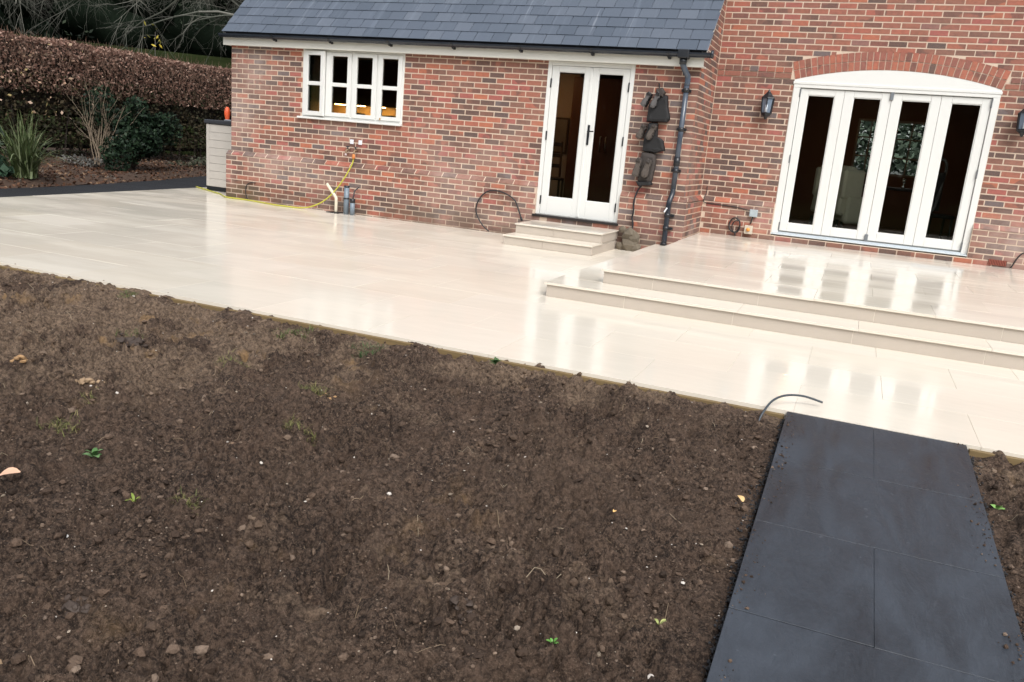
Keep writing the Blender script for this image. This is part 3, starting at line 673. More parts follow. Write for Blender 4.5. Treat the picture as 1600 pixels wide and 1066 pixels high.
me = grid_mesh('bed', xs, ys, Zb); co = np.stack([Xb.ravel(), Yb.ravel(), Zb.ravel()], 1).astype(np.float32); me.vertices.foreach_set('co', co.ravel()); me.update()
link('garden_bed', me, BEDM, kind='structure')
def bed_z(x, y):
    t = np.interp(y, [q[1] for q in tx], [q[0] for q in tx]); return ZL - .05 + .10 * sstep(0, .2, (t - x) / 2) + .12 * sstep(1, 4, t - x) + .07 * (fbm(x * 2.2, y * 2.2, 4, 7) - .5)
def cards(P, size, rngs, aspect=.6, tilt=1.0, up=None):
    """n leaf quads (diamond) at points P with random orientation"""
    n = len(P); a = rngs.normal(0, 1, (n, 3)); a[:, 2] *= tilt; a /= np.linalg.norm(a, axis=1)[:, None]
    b = rngs.normal(0, 1, (n, 3)); b -= (b * a).sum(1)[:, None] * a; b /= np.linalg.norm(b, axis=1)[:, None]
    s = size * rngs.uniform(.55, 1.35, n)[:, None]
    V = np.stack([P - a * s, P + b * s * aspect, P + a * s, P - b * s * aspect], 1).reshape(-1, 3); F = np.arange(4 * n).reshape(n, 4); return V, F
n = 9000; yy = rng.uniform(-7, 11, n); tt = np.interp(yy, [q[1] for q in tx], [q[0] for q in tx]); xx = tt - rng.random(n) ** 1.3 * 4.2 + rng.normal(0, .04, n)
V, F = cards(np.stack([xx, yy, bed_z(xx, yy) + .015], 1), .032, rng, .6, .35); link('leaf_litter', fast('leaf_litter', V, F), LITTER, kind='stuff', label='brown fallen leaves covering the bed under the hedge', cat='leaf litter')
x = rng.uniform(0, 1, 260); yy = rng.uniform(-3, 8, 260); xx = np.interp(yy, [q[1] for q in tx], [q[0] for q in tx]) - .1 - 3 * x
rocks('bed_stones', np.stack([xx, yy, bed_z(xx, yy)], 1), rng.uniform(.015, .035, 260), m_leafy('bed_stone', [(.07, .055, .045), (.11, .09, .075), (.05, .04, .03)], .7), kind='stuff', label='grey stones and clods lying in the leafy bed', cat='stones')

# ------------------------------------------------------------------ hedge, fence, plants
def hx(y): return HX0 + (HX1 - HX0) * (y / 12)
hedge = empty('hedge', (hx(4), 4, -2.3), label='long clipped hedge with russet winter leaves and bare stems at its base', cat='hedge')
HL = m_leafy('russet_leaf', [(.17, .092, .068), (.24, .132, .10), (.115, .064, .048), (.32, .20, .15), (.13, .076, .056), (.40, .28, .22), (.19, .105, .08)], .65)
HD = m_leafy('dark_leaf', [(.020, .018, .010), (.032, .026, .014), (.045, .034, .018), (.028, .034, .014), (.055, .042, .022)], .75)  # darker, greener leaf colours for the lower hedge
HP = m_leafy('pale_leaf', [(.38, .25, .17), (.30, .21, .14), (.46, .34, .26), (.30, .24, .10)], .6)
HT = m_leafy('hedge_twig', [(.17, .105, .075), (.26, .17, .125), (.11, .07, .05)], .8)
def hedge_pts(n, z0, z1, depth, y0=-5, y1=13.5, fr=1.5):
    y = rng.uniform(y0, y1, n); z = z0 + (z1 - z0) * rng.random(n); bul = .16 * (fbm(y * .8, z * .8, 3, 3) - .5) * 2
    x = hx(y) + bul - depth * rng.random(n) ** fr; return np.stack([x, y, z], 1)
def htop(y): return .10 + .05 * (fbm(y * .7, y * 0, 3, 9) - .5) * 2
def rel_link(name, me, mat, root, **k):
    o = link(name, me, mat, root, **k); o.location = -Vector(root.location); return o
P = hedge_pts(44000, -1.0, .06, .75); top = hedge_pts(14000, .0, .08, 1.5, fr=1); 
V, F = cards(np.concatenate([P, top]), .032, rng, .55); V[:, 2] += np.clip((V[:, 2] + .6) * 1.6, 0, 1) * .10 * (fbm(V[:, 1] * 1.1, V[:, 0] * 1.1, 3, 19) - .42) * 2; rel_link('foliage', fast('foliage', V, F), HL, hedge)
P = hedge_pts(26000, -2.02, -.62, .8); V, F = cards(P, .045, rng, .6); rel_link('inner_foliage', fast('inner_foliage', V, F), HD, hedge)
P = hedge_pts(900, -1.5, .05, .1, -5, 3.2); P = P[rng.random(len(P)) < np.clip(1.05 - (P[:, 1] + 1) * .22, .1, 1)]; V, F = cards(P + np.array([.06, 0, 0]), .038, rng, .7); rel_link('pale_leaves', fast('pale_leaves', V, F), HP, hedge)
m = MB()
for i in range(3200):       # upright shoots on the clipped top and face
    y = random.uniform(-4, 13); x = hx(y) - random.uniform(-.05, 1.1); z = random.uniform(-.35, .02) if random.random() < .55 else random.uniform(-1.0, 0)
    L = random.uniform(.12, .30); dx_, dy_ = random.gauss(0, .06), random.gauss(0, .06); xx = x + (.1 if z < -.3 else 0)
    if z < -.3: xx = hx(y) + .04 + .08 * random.random()
    m.tube([(xx, y, z), (xx + dx_ * .5, y + dy_ * .5, z + L * .5), (xx + dx_, y + dy_, min(z + L, .27))], [.004, .003, .0015], 3, False)
rel_link('shoots', m.mesh('shoots', False), HT, hedge)
m = MB()
for i in range(70):
    y = -5 + 18.5 * i / 70 + random.uniform(-.1, .1); x = hx(y) - random.uniform(.1, .75); r = random.uniform(.012, .03); lx = random.uniform(-.1, .1); ly = random.uniform(-.15, .15)
    m.tube([(x, y, -2.5), (x + lx * .4, y + ly * .4, -1.9), (x + lx, y + ly, -1.3)], [r * 1.2, r, r * .8], 5, False)
rel_link('stems', m.mesh('stems', False), plain('dark_bark', (.035, .026, .02), .9), hedge)
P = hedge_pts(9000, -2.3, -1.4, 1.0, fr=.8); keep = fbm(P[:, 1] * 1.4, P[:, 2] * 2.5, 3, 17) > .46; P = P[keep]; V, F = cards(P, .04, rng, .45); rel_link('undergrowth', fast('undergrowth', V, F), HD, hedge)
# closed core so the clipped mass is dense
m = MB(); ysn = np.linspace(-5.2, 13.6, 40)
V = []; 
for y in ysn: V += [(hx(y) - .35, y, -1.35), (hx(y) - .3, y, -.02), (hx(y) - 1.25, y, -.02), (hx(y) - 1.2, y, -1.35)]
F = []
for i in range(39):
    for k in range(4): F.append((4 * i + k, 4 * i + (k + 1) % 4, 4 * i + 4 + (k + 1) % 4, 4 * i + 4 + k))
F += [(0, 1, 2, 3), (156, 159, 158, 157)]
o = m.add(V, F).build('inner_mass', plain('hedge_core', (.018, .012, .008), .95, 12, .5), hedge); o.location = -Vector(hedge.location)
# post and rail fence behind the hedge
FW = m_wood('fence_wood', (.022, .017, .013), (.05, .038, .028), .9)
fence = empty('fence', (hx(0) - 1.5, 0, -2.4), label='low dark post and rail fence seen under the hedge', cat='fence')
for i in range(9):
    y = -4.5 + 2.2 * i; o = MB().cbox(-.05, .05, -.05, .05, 0, 1.2, .006).build('post', FW, fence, loc=(hx(y) - hx(0), y, -.1))
for zz in (.26, .62, .98):
    P0 = (hx(-4.8) - hx(0) + .06, -4.8, zz); P1 = (hx(13.3) - hx(0) + .06, 13.3, zz)
    m = MB(); m.add([(P0[0], P0[1], zz - .05), (P0[0] + .03, P0[1], zz - .05), (P0[0] + .03, P0[1], zz + .05), (P0[0], P0[1], zz + .05), (P1[0], P1[1], zz - .05), (P1[0] + .03, P1[1], zz - .05), (P1[0] + .03, P1[1], zz + .05), (P1[0], P1[1], zz + .05)], [(0, 1, 2, 3), (7, 6, 5, 4), (0, 4, 5, 1), (1, 5, 6, 2), (2, 6, 7, 3), (3, 7, 4, 0)]); m.build('rail', FW, fence)
# strappy plant at far left
def strap_plant(loc, n, L, mat, label, seed, cat='plant'):
    rn = random.Random(seed); z0 = float(bed_z(np.array([loc[0]]), np.array([loc[1]]))[0]); root = empty('strap_leaved_plant', (loc[0], loc[1], z0), label=label, cat=cat); m = MB()
    for i in range(n):
        a = rn.uniform(0, 6.28); l = L * rn.uniform(.55, 1.1); lean = rn.uniform(.1, 1.15); w_ = rn.uniform(.008, .017); b0 = Vector((rn.gauss(0, .07), rn.gauss(0, .07), 0)); V = []
        for j in range(7):
            t = j / 6; out = l * (t * sin(lean) * .55 + t * t * .28 * lean); up = l * (t * cos(lean * .55) - .62 * t * t * t * lean * .75); ww = w_ * (1 - t ** 2.2) + .001
            p = b0 + Vector((cos(a) * out, sin(a) * out, max(up, .01))); V += [p + Vector((-sin(a), cos(a), 0)) * ww, p - Vector((-sin(a), cos(a), 0)) * ww]
        m.add(V, [(2 * j, 2 * j + 1, 2 * j + 3, 2 * j + 2) for j in range(6)], True)
    link('leaves', m.mesh('leaves', False), mat, root); return root
STRAP = m_leafy('strap_leaf', [(.070, .095, .035), (.11, .14, .06), (.05, .075, .03), (.17, .20, .11)], .5)
strap_plant((-2.98, -1.45), 260, 1.12, STRAP, 'clump of long arching green strap leaves at the left end of the bed', 5)
def bush(loc, R, n, size, mat, label, seed, name='shrub', stems=14, flat=.55, cat='shrub'):
    rs = np.random.default_rng(seed); rn = random.Random(seed); z0 = float(bed_z(np.array([loc[0]]), np.array([loc[1]]))[0]) if loc[0] > -9 else loc[2]
    root = empty(name, (loc[0], loc[1], z0), label=label, cat=cat); cs = [(rn.gauss(0, R[0] * .45), rn.gauss(0, R[1] * .45), R[2] * rn.uniform(.35, 1.45), rn.uniform(.28, .5)) for _ in range(16)]
    P = []
    for i in range(n):
        c = cs[rn.randrange(16)]; v = Vector((rn.gauss(0, 1), rn.gauss(0, 1), rn.gauss(0, 1))).normalized() * (rn.random() ** .35) * c[3]
        P.append((c[0] + v.x * R[0], c[1] + v.y * R[1], max(.02, c[2] + v.z * R[2])))
    V, F = cards(np.array(P), size, rs, flat); link('foliage', fast('foliage', V, F), mat, root); m = MB()
    for i in range(stems):
        c = cs[i % 16]; m.tube([(0, 0, 0), (c[0] * .3, c[1] * .3, c[2] * .5), (c[0], c[1], c[2])], [.02, .014, .006], 5, False)
    link('stems', m.mesh('stems', False), plain('shrub_bark', (.05, .035, .025), .9), root); return root
bush((-4.7, 2.35, 0), (.66, .74, .86), 9000, .042, m_leafy('holly_leaf', [(.008, .020, .010), (.012, .028, .013), (.006, .014, .008), (.022, .042, .02)], .6), 'dark glossy evergreen shrub in front of the hedge', 31)
bush((-5.6, -.6, 0), (.5, .6, .5), 1500, .05, m_leafy('grey_green_leaf', [(.06, .09, .06), (.10, .13, .10), (.04, .07, .05)], .6), 'small grey-green bush behind the strap-leaved clump', 32)
GREYL = m_leafy('silver_leaf', [(.12, .12, .11), (.17, .16, .15), (.08, .08, .07)], .7)
bush((-5.15, 1.55, 0), (.35, .45, .12), 500, .03, GREYL, 'low greyish plant at the foot of the evergreen shrub, left side', 33, 'low_plant', 6, cat='plant')
bush((-5.2, 5.2, 0), (.5, .9, .16), 900, .035, m_leafy('dull_leaf', [(.04, .05, .03), (.06, .065, .04), (.09, .08, .06)], .7), 'low straggly plants right of the evergreen shrub', 34, 'low_plant', 6, cat='plant')
bush((-3.2, -2.0, 0), (.3, .3, .22), 350, .07, m_leafy('broad_leaf', [(.03, .06, .035), (.04, .08, .05)], .5), 'broad-leaved dark plant at the far left edge of the bed', 35, 'low_plant', 4, .8, cat='plant')
# bare twiggy shrub
def twigs(m, p, d, L, r, depth, rn, spread=.5, seg=3, droop=0.0):
    P = [p.copy()]; q = p.copy(); dd = d.copy()
    for i in range(seg):
        dd = (dd + Vector((rn.gauss(0, .12), rn.gauss(0, .12), rn.gauss(0, .10) - droop))).normalized(); q = q + dd * L / seg; P.append(q.copy())
    m.tube(P, [r * (1 - .45 * i / seg) for i in range(seg + 1)], 4 if r < .03 else 7, False)
    if depth > 0:
        for i in range(rn.choice((2, 3, 3))):
            k = rn.randint(1, seg); nd = (dd + Vector((rn.gauss(0, spread), rn.gauss(0, spread), rn.gauss(0, spread * .7)))).normalized(); twigs(m, P[k], nd, L * rn.uniform(.55, .8), r * .55, depth - 1, rn, spread, seg, droop)
rn = random.Random(3); m = MB()
for i in range(13): twigs(m, Vector((rn.gauss(0, .04), rn.gauss(0, .06), 0)), Vector((rn.gauss(0, .25), rn.gauss(.15, .28), 1)).normalized(), .78, .013, 2, rn, .25)
m.build('bare_shrub', plain('pale_twig', (.17, .13, .09), .8, 10, .3), loc=(-4.9, 1.62, -2.32), label='leafless shrub of pale upright twigs beside the evergreen', cat='shrub')
# yellow-leaved sapling beyond the hedge
sp = empty('sapling', (-10.2, 8.4, -2.0), label='slender sapling with a few yellow leaves beyond the hedge', cat='sapling')
MB().tube([(0, 0, 0), (.02, 0, 1.2), (-.03, .03, 2.5), (0, .02, 3.05)], [.02, .016, .011, .005], 6).build('trunk', plain('sapling_bark', (.09, .08, .07), .8), sp)
P = np.array([(random.gauss(0, .12), random.gauss(0, .14), 2.9 + random.gauss(0, .16)) for _ in range(15)]); V, F = cards(P, .07, rng, .35); link('leaves', fast('leaves', V, F), m_leafy('yellow_leaf', [(.50, .38, .05), (.38, .33, .06), (.25, .24, .06)], .6), sp)

# ------------------------------------------------------------------ trees
YEW = [m_leafy('yew_needles', [(.007, .013, .008), (.012, .020, .011), (.005, .009, .006), (.022, .032, .017)], .8), m_leafy('fir_needles', [(.014, .021, .015), (.022, .031, .021), (.010, .015, .011), (.034, .043, .030)], .8)]
TBARK = m_bark('tree_bark', (.030, .024, .018), (.07, .055, .04))
COREM = plain('crown_shade', (.006, .009, .006), 1.0, 8, .6, bump=1.0, spec=.0)  # near-black filler added inside the crowns, shade put into its colour
def big_tree(loc, H, R, mi, label, seed, n=12000):
    rn = random.Random(seed); rs = np.random.default_rng(seed); z0 = float(bank_h(np.array([loc[0]]), np.array([loc[1]]))[0])
    root = empty('evergreen_tree', (loc[0], loc[1], z0), label=label, cat='tree')
    m = MB(); m.tube([(0, 0, -.3), (.1, 0, H * .3), (-.1, .1, H * .6), (0, 0, H * .9)], [.38, .30, .18, .05], 9); cs = []
    for i in range(34):
        t = rn.uniform(.04, .97); a = rn.uniform(0, 6.28); rr = R * (1 - .75 * t) * rn.uniform(.55, 1.1); zz = H * t; e = Vector((cos(a) * rr, sin(a) * rr, zz - .12 * rr))
        m.tube([(0, 0, max(.2, zz - .1)), (e.x * .5, e.y * .5, zz + .25), tuple(e)], [.10 * (1.1 - t), .06 * (1.1 - t), .02], 5, False); cs.append((e, rr))
    link('trunk', m.mesh('trunk', False), TBARK, root); P = []
    for i in range(n):
        e, rr = cs[rn.randrange(34)]; f = rn.uniform(.25, 1.05); c = Vector((e.x * f, e.y * f, e.z + .1)); s_ = .28 + .16 * rr
        P.append((c.x + rn.gauss(0, s_), c.y + rn.gauss(0, s_), max(.0, c.z + rn.gauss(0, s_ * .55) - abs(rn.gauss(0, .3)))))
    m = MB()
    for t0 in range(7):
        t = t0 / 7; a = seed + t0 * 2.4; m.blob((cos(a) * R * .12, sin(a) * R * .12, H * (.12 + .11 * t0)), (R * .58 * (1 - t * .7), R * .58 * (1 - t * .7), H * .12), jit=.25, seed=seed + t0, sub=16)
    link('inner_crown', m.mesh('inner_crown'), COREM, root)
    V, F = cards(np.array(P), .15, rs, .42, .5); link('crown', fast('crown', V, F), YEW[mi], root)
tl = [(-34, 22, 13, 5.5, 0, 'evergreen tree at the far left beyond the hedge'), (-30, 26, 15, 6, 1, 'second evergreen from the left beyond the hedge, slightly paler'), (-26.5, 29, 14, 5.5, 0, 'broad evergreen standing behind the yellow-leaved sapling'),
      (-23, 31.5, 16, 6, 0, 'tall evergreen right of the yellow-leaved sapling'), (-18.5, 33, 15, 6, 1, 'evergreen seen just left of the roof corner'), (-40, 17, 13, 6, 0, 'evergreen beyond the left edge of the hedge view'), (-13, 35, 15, 6, 0, 'evergreen mostly hidden behind the slate roof')]
for i, (x, y, H, R, mi, lab) in enumerate(tl): big_tree((x, y), H, R, mi, lab, 60 + i)
# bare lichen-grey tree arching in front of them
def bare_tree(loc, label, seed, H=4.6, nl=22, lean=(1, -.2)):
    rn = random.Random(seed); z0 = float(bank_h(np.array([loc[0]]), np.array([loc[1]]))[0]); root = empty('bare_tree', (loc[0], loc[1], z0), label=label, cat='tree')
    m = MB(); m.tube([(0, 0, -.2), (.1, 0, H * .4), (.25, .1, H * .8)], [.22, .17, .12], 9); link('trunk', m.mesh('trunk'), m_bark('lichen_bark', (.10, .10, .085), (.20, .20, .17)), root); m = MB()
    for i in range(nl):
        a = rn.uniform(-2.6, 2.6); d = Vector((cos(a) * .9 + lean[0] * .5, sin(a) * .9, rn.uniform(.1, .8))).normalized()
        twigs(m, Vector((.1, 0, H * rn.uniform(.35, .82))), d, rn.uniform(2.4, 3.8), .06, 5, rn, .45, 4, .06)
    link('branches', m.mesh('branches', False), m_leafy('lichen_twig', [(.085, .088, .072), (.13, .13, .11), (.05, .05, .042), (.18, .175, .15)], .85), root)
bare_tree((-20.6, 9.6), 'bare tree with tangled lichen-grey branches at upper left', 81)
bare_tree((-11.6, 15.4), 'second bare tree with grey branches reaching out from behind the roof', 82, 5.2, 14, (-2.2, -.6))
# tree belt behind the viewer (seen in the glass and lighting the scene from that side)
n = 16000; a = rng.uniform(-2.75, -.39, n); rr = 30 + rng.uniform(0, 7, n); hh = 7.5 + 3.5 * fbm(a * 9, a * 0, 3, 4); P = np.stack([9 + rr * np.cos(a) * 1.35, -10 + rr * np.sin(a), -2.8 + hh * rng.random(n) ** .8], 1)
V, F = cards(P, .8, rng, .6); link('woodland', fast('woodland', V, F), m_leafy('woodland_leaf', [(.03, .035, .02), (.05, .045, .03), (.02, .028, .016)], .9), kind='stuff', label='woodland belt round the far side of the garden', cat='woodland')
P = np.stack([rng.uniform(-2, 18, 36000), 15 + rng.uniform(0, 2, 36000), -2.6 + rng.random(36000) * 4.6], 1); V, F = cards(P, .11, rng, .6); link('far_shrubbery', fast('far_shrubbery', V, F), m_leafy('shrubbery_leaf', [(.12, .16, .12), (.16, .20, .15), (.09, .12, .09)], .8), kind='stuff', label='green shrubbery beyond the house, seen through the dining room windows', cat='shrubbery')
# ------------------------------------------------------------------ the house
house = empty('brick_house', (0, 0, ZL), label='red brick house with a slate-roofed extension and cream joinery', cat='house')
HO = Vector((0, 0, ZL))
def hl(name, mat, m, parent=None, **k):
    """link a mesh whose coordinates are world coordinates under the house (or under one of its parts at the house origin)"""
    me = m.mesh(name) if isinstance(m, MB) else m
    o = link(name, me, mat, parent or house, **k)
    if parent is None: o.location = -HO
    return o
GA = .075; BH = .0600; BT = .045
ZTOP_E = -.045
def rowz(k): return -GA * k
ARC_X, ARC_ZC, ARC_R = 9.565, -4.441, 4.571
bricks = []      # (wall, x0, x1, z, y_face, axis, kind)
def cut(iv, holes):
    out = [iv]
    for a, b in holes:
        nw = []
        for p, q in out:
            if b <= p or a >= q: nw.append((p, q)); continue
            if a > p: nw.append((p, a - .006))
            if b < q: nw.append((b + .006, q))
        out = nw
    return [(p, q) for p, q in out if q - p > .03]
# extension front wall
WIN = (1.262, 3.030, -1.060, .05); DOOR = (5.246, 6.449, -2.150, .05)
for k in range(1, 34):
    z = rowz(k); pl = k >= 24; yf = -PP if pl else 0.0; x0 = XC - (PP if pl or k == 23 else 0); x1 = XW + (PP if pl or k == 23 else 0)
    holes = [(a, b) for a, b, c, d in (WIN, DOOR) if z + .02 > c and z - .02 < d]
    st = x0 - (.1125 if k % 2 else 0)
    x = st
    while x < 5.2 + .3:
        for p, q in cut((max(x, x0), min(x + .2105, DOOR[0] + (0 if z > -2.15 else .2))), holes): bricks.append(('E', p, q, z, yf, 'x', 'squint' if k == 23 else 'brick'))
        x += .225
        if x > DOOR[0]: break
    x = x1 - .215 + (.1125 if k % 2 else 0)
    while x > DOOR[0] - .1:
        p0, q0 = x, min(x + .215, x1)
        if z > -2.15: p0 = max(p0, DOOR[1] + .004)
        else: p0 = max(p0, DOOR[0] + .2)
        if q0 - p0 > .03: bricks.append(('E', p0, q0, z, yf, 'x', 'squint' if k == 23 else 'brick'))
        x -= .225
# left end wall and right return wall of the extension
TP = math.tan(.808)
for side in ('L', 'G'):
    for k in range(-34, 34):
        z = rowz(k); pl = k >= 24; yb = 4.4 if side == 'L' else YR
        y0 = -PP if (pl or k == 23) else 0.0
        lim = .108 + (0 + .15) * TP - .16
        if z + .03 > lim:
            y0 = max(y0, (z + .03 + .16 - .108) / TP - .15)
        if y0 > yb - .05: continue
        y = (-PP if (pl or k == 23) else 0.0) + (.1075 if k % 2 == 0 else .2225)
        if y0 < .1: bricks.append((side, y0 + .0 + .0025 + .021, y - .010, z, 0, 'y', 'squint' if k == 23 else 'brick'))
        while y < yb:
            p, q = max(y, y0), min(y + .215, yb - .002 - (PP if pl and side == 'G' else 0))
            if q - p > .03: bricks.append((side, p, q, z, 0, 'y', 'squint' if k == 23 else 'brick'))
            y += .225
# main wall
BIF = (8.330, 10.800, -2.128)
XE = 12.6
def arch_cut(z):
    h = []
    if z + .02 > -2.118 and z < -.03: h.append((BIF[0], BIF[1]))
    if z + .0325 > -.06:
        zz = z + .004; d2 = (ARC_R + .236) ** 2 - (zz - ARC_ZC) ** 2
        if d2 > 0:
            hw = min(d2 ** .5 - .01, 1.300 - max(0, (.19 - z)) * .26 + .004); h.append((ARC_X - hw, ARC_X + hw))
    return h
for k in range(-44, 31):
    z = rowz(k); pl = k >= 24; y = YR - (PP if pl else 0) - (.010 if k in (-1, 0) else 0); x0 = XW + .008 + (PP if pl or k == 23 else 0)
    x = 7.3887 - .005 - .1125 - (0 if k % 2 else .1125) - .225 + .0
    wd = .225
    if k == -1: wd = .1125
    while x < XE:
        for p, q in cut((max(x + .0072, x0), min(x + wd - .0072, XE)), arch_cut(z)): bricks.append(('R', p, q, z, y, 'x', 'squint' if k == 23 else 'brick'))
        x += wd
# geometry of one brick
def brick_verts(b):
    wname, p, q, z, yf, ax, kind = b; t = random.uniform(-.0010, .0012); h = BH / 2 + random.gauss(0, .0009); e1, e2 = random.uniform(-.0006, .0006), random.uniform(-.0006, .0006)
    p += random.gauss(0, .0009); q += random.gauss(0, .0009)
    if kind == 'squint':
        o = PP; pr = [(0.0, h + .006), (-o, -h + .012), (-o, -h), (.02, -h)]
    else: pr = None
    c = .0035
    if ax == 'x':
        if pr:
            base = YR if wname == 'R' else 0.0
            return np.array([(p, base + a + t, z + b_) for a, b_ in pr] + [(q, base + a + t, z + b_) for a, b_ in pr])
        return np.array([(p, yf + t + e1, z - h), (q, yf + t + e2, z - h), (q, yf + t + e2, z + h), (p, yf + t + e1, z + h), (p - .001, yf + .022, z - h - .001), (q + .001, yf + .022, z - h - .001), (q + .001, yf + .022, z + h + .001), (p - .001, yf + .022, z + h + .001)])
    s = 1 if wname == 'G' else -1; xf = (XW if s > 0 else XC)
    if kind == 'squint':
        return np.array([(xf - s * a + s * t * 0, p, z + b_) for a, b_ in pr] + [(xf - s * a, q, z + b_) for a, b_ in pr])
    pl_ = z < rowz(23) - .02; xf += s * PP if pl_ else 0; xf += s * t
    return np.array([(xf, p, z - h), (xf, q, z - h), (xf, q, z + h), (xf, p, z + h), (xf - s * .022, p, z - h), (xf - s * .022, q, z - h), (xf - s * .022, q, z + h), (xf - s * .022, p, z + h)])
BF = [(0, 1, 2, 3), (4, 7, 6, 5), (0, 4, 5, 1), (1, 5, 6, 2), (2, 6, 7, 3), (3, 7, 4, 0)]
SF = [(0, 1, 2, 3), (7, 6, 5, 4), (0, 4, 5, 1), (1, 5, 6, 2), (2, 6, 7, 3), (3, 7, 4, 0)]
Rm = np.array(Euler(CAMROT).to_matrix())
def inframe(P):
    d = (np.array(P) - np.array(CAMPOS)) @ Rm; u = 802.8 + FPX * d[0] / -d[2]; v = 536.5 - FPX * d[1] / -d[2]; return 4 < u < 1596 and 4 < v < 1062
def bc(b):
    if b[5] == 'x': return ((b[1] + b[2]) / 2, b[4], b[3])
    return ((XW if b[0] == 'G' else XC), (b[1] + b[2]) / 2, b[3])
cand = [(np.linalg.norm(np.array(bc(b)) - CAMPOS) - (b[2] - b[1]) * 3, i) for i, b in enumerate(bricks) if b[0] == 'R' and b[6] == 'brick' and inframe(bc(b)) and b[3] > ZU]
cand.sort(); single = set(i for _, i in cand[:300])
# wall sheets (mortar)
def wallpart(m): return hl('wall', MORTAR, m)
MR = .0028
m = MB()
def mrect(x0, x1, z0, z1, y=0.0, d=.10): m.box(x0, x1, y + MR, y + d, z0, z1)
mrect(XC + MR, WIN[0], rowz(23.5), .12); mrect(WIN[0], WIN[1], rowz(23.5), WIN[2]); mrect(WIN[1], DOOR[0], rowz(23.5), .12); mrect(DOOR[1], XW - MR, rowz(23.5), .12)
mrect(WIN[0], WIN[1], .06, .12); mrect(DOOR[0], DOOR[1], .06, .12)
m.box(XC - PP + MR, DOOR[0], -PP + MR, .10, -2.7, rowz(23.55)); m.box(DOOR[0], DOOR[1], -PP + MR, .1, -2.7, DOOR[2] - .006); m.box(DOOR[1], XW + PP - MR, -PP + MR, .10, -2.7, rowz(23.55))
# left end wall with its gable, right return wall
zr = lambda y: .108 + (y + .15) * TP - .15
m.prism([(MR + .004, -2.7), (4.4, -2.7), (4.4, zr(0)), (2.2, zr(2.2)), (MR + .004, zr(0))], 0, XC + MR + .0012, XC + .1)
m.box(XC - PP + MR + .0012, XC + .05, -PP + MR + .003, 4.4, -2.7, rowz(23.55))
zq = rowz(23); sq = [(.005, zq + .037), (-PP + .005, zq - .018), (-PP + .005, zq - .041), (.05, zq - .041), (.05, zq + .037)]
m.prism(sq, 0, XC - PP + .003, DOOR[0]); m.prism(sq, 0, DOOR[1], XW + PP - .003)
wE = wallpart(m)
m = MB(); m.prism([(.10, -2.7), (YR, -2.7), (YR, zr(YR) - .02), (.10, zr(.10) - .02)], 0, XW - .1, XW - MR); m.prism([(MR + .004, rowz(23.5)), (.10, rowz(23.5)), (.10, zr(.1) - .02), (MR + .004, zr(0) - .02)], 0, XW - .1, XW - MR - .0012); m.box(XW - .05, XW + PP - MR - .0012, -PP + MR + .004, YR - .05, -2.7, rowz(23.55)); wG = wallpart(m)
m = MB(); y = YR
def mr2(x0, x1, z0, z1): m.box(x0, x1, YR + MR, YR + .12, z0, z1)
mr2(XW - .1, BIF[0], rowz(23.5), 3.3); mr2(BIF[1], XE, rowz(23.5), 3.3); 
m.box(XW - .1, BIF[0], YR - PP + MR, YR + .12, -2.7, rowz(23.55)); m.box(BIF[1], XE, YR - PP + MR, YR + .12, -2.7, rowz(23.55)); m.box(BIF[0], BIF[1], YR - PP + MR, YR + .12, -2.7, BIF[2] - .006)
N_ = 24
for i in range(N_):
    a, b = BIF[0] + (BIF[1] - BIF[0]) * i / N_, BIF[0] + (BIF[1] - BIF[0]) * (i + 1) / N_
    f = lambda x: ARC_ZC + math.sqrt((ARC_R) ** 2 - (x - ARC_X) ** 2)
    m.add([(a, YR + MR, f(a)), (b, YR + MR, f(b)), (b, YR + MR, 3.3), (a, YR + MR, 3.3), (a, YR + .12, f(a)), (b, YR + .12, f(b)), (b, YR + .12, 3.3), (a, YR + .12, 3.3)], BF)
m.box(XW - .1, XW - .0, YR + .12, 7.5, -2.7, 3.3); m.box(XE - .1, XE, YR + .12, 7.5, -2.7, 3.3)
for a_, b_ in ((XW - .0, BIF[0]), (BIF[1], XE)): m.prism([(YR + y_, z_) for y_, z_ in sq], 0, a_, b_)
wR = wallpart(m)
V = []; F = []; V2 = []; F2 = []
for i, b in enumerate(bricks):
    vv = brick_verts(b); ff = SF if b[6] == 'squint' else BF
    if i in single:
        c = vv.mean(0); me = bpy.data.meshes.new('brick'); me.from_pydata([tuple(p) for p in vv - c], [], ff); me.materials.append(RBRICK if b[3] > -.06 else BRICK)
        o = bpy.data.objects.new('brick', me); COL.objects.link(o); o.parent = wR; o.location = c
    else:
        VV_, FF_ = (V2, F2) if (b[0] == 'R' and b[3] > -.06) else (V, F)
        n0 = len(VV_); VV_ += [tuple(p) for p in vv]; FF_ += [tuple(q + n0 for q in f) for f in ff]
hl('brickwork', BRICK, fast('brickwork', np.array(V), np.array(F)), kind='stuff'); hl('upper_brickwork', RBRICK, fast('upper_brickwork', np.array(V2), np.array(F2)), kind='stuff')
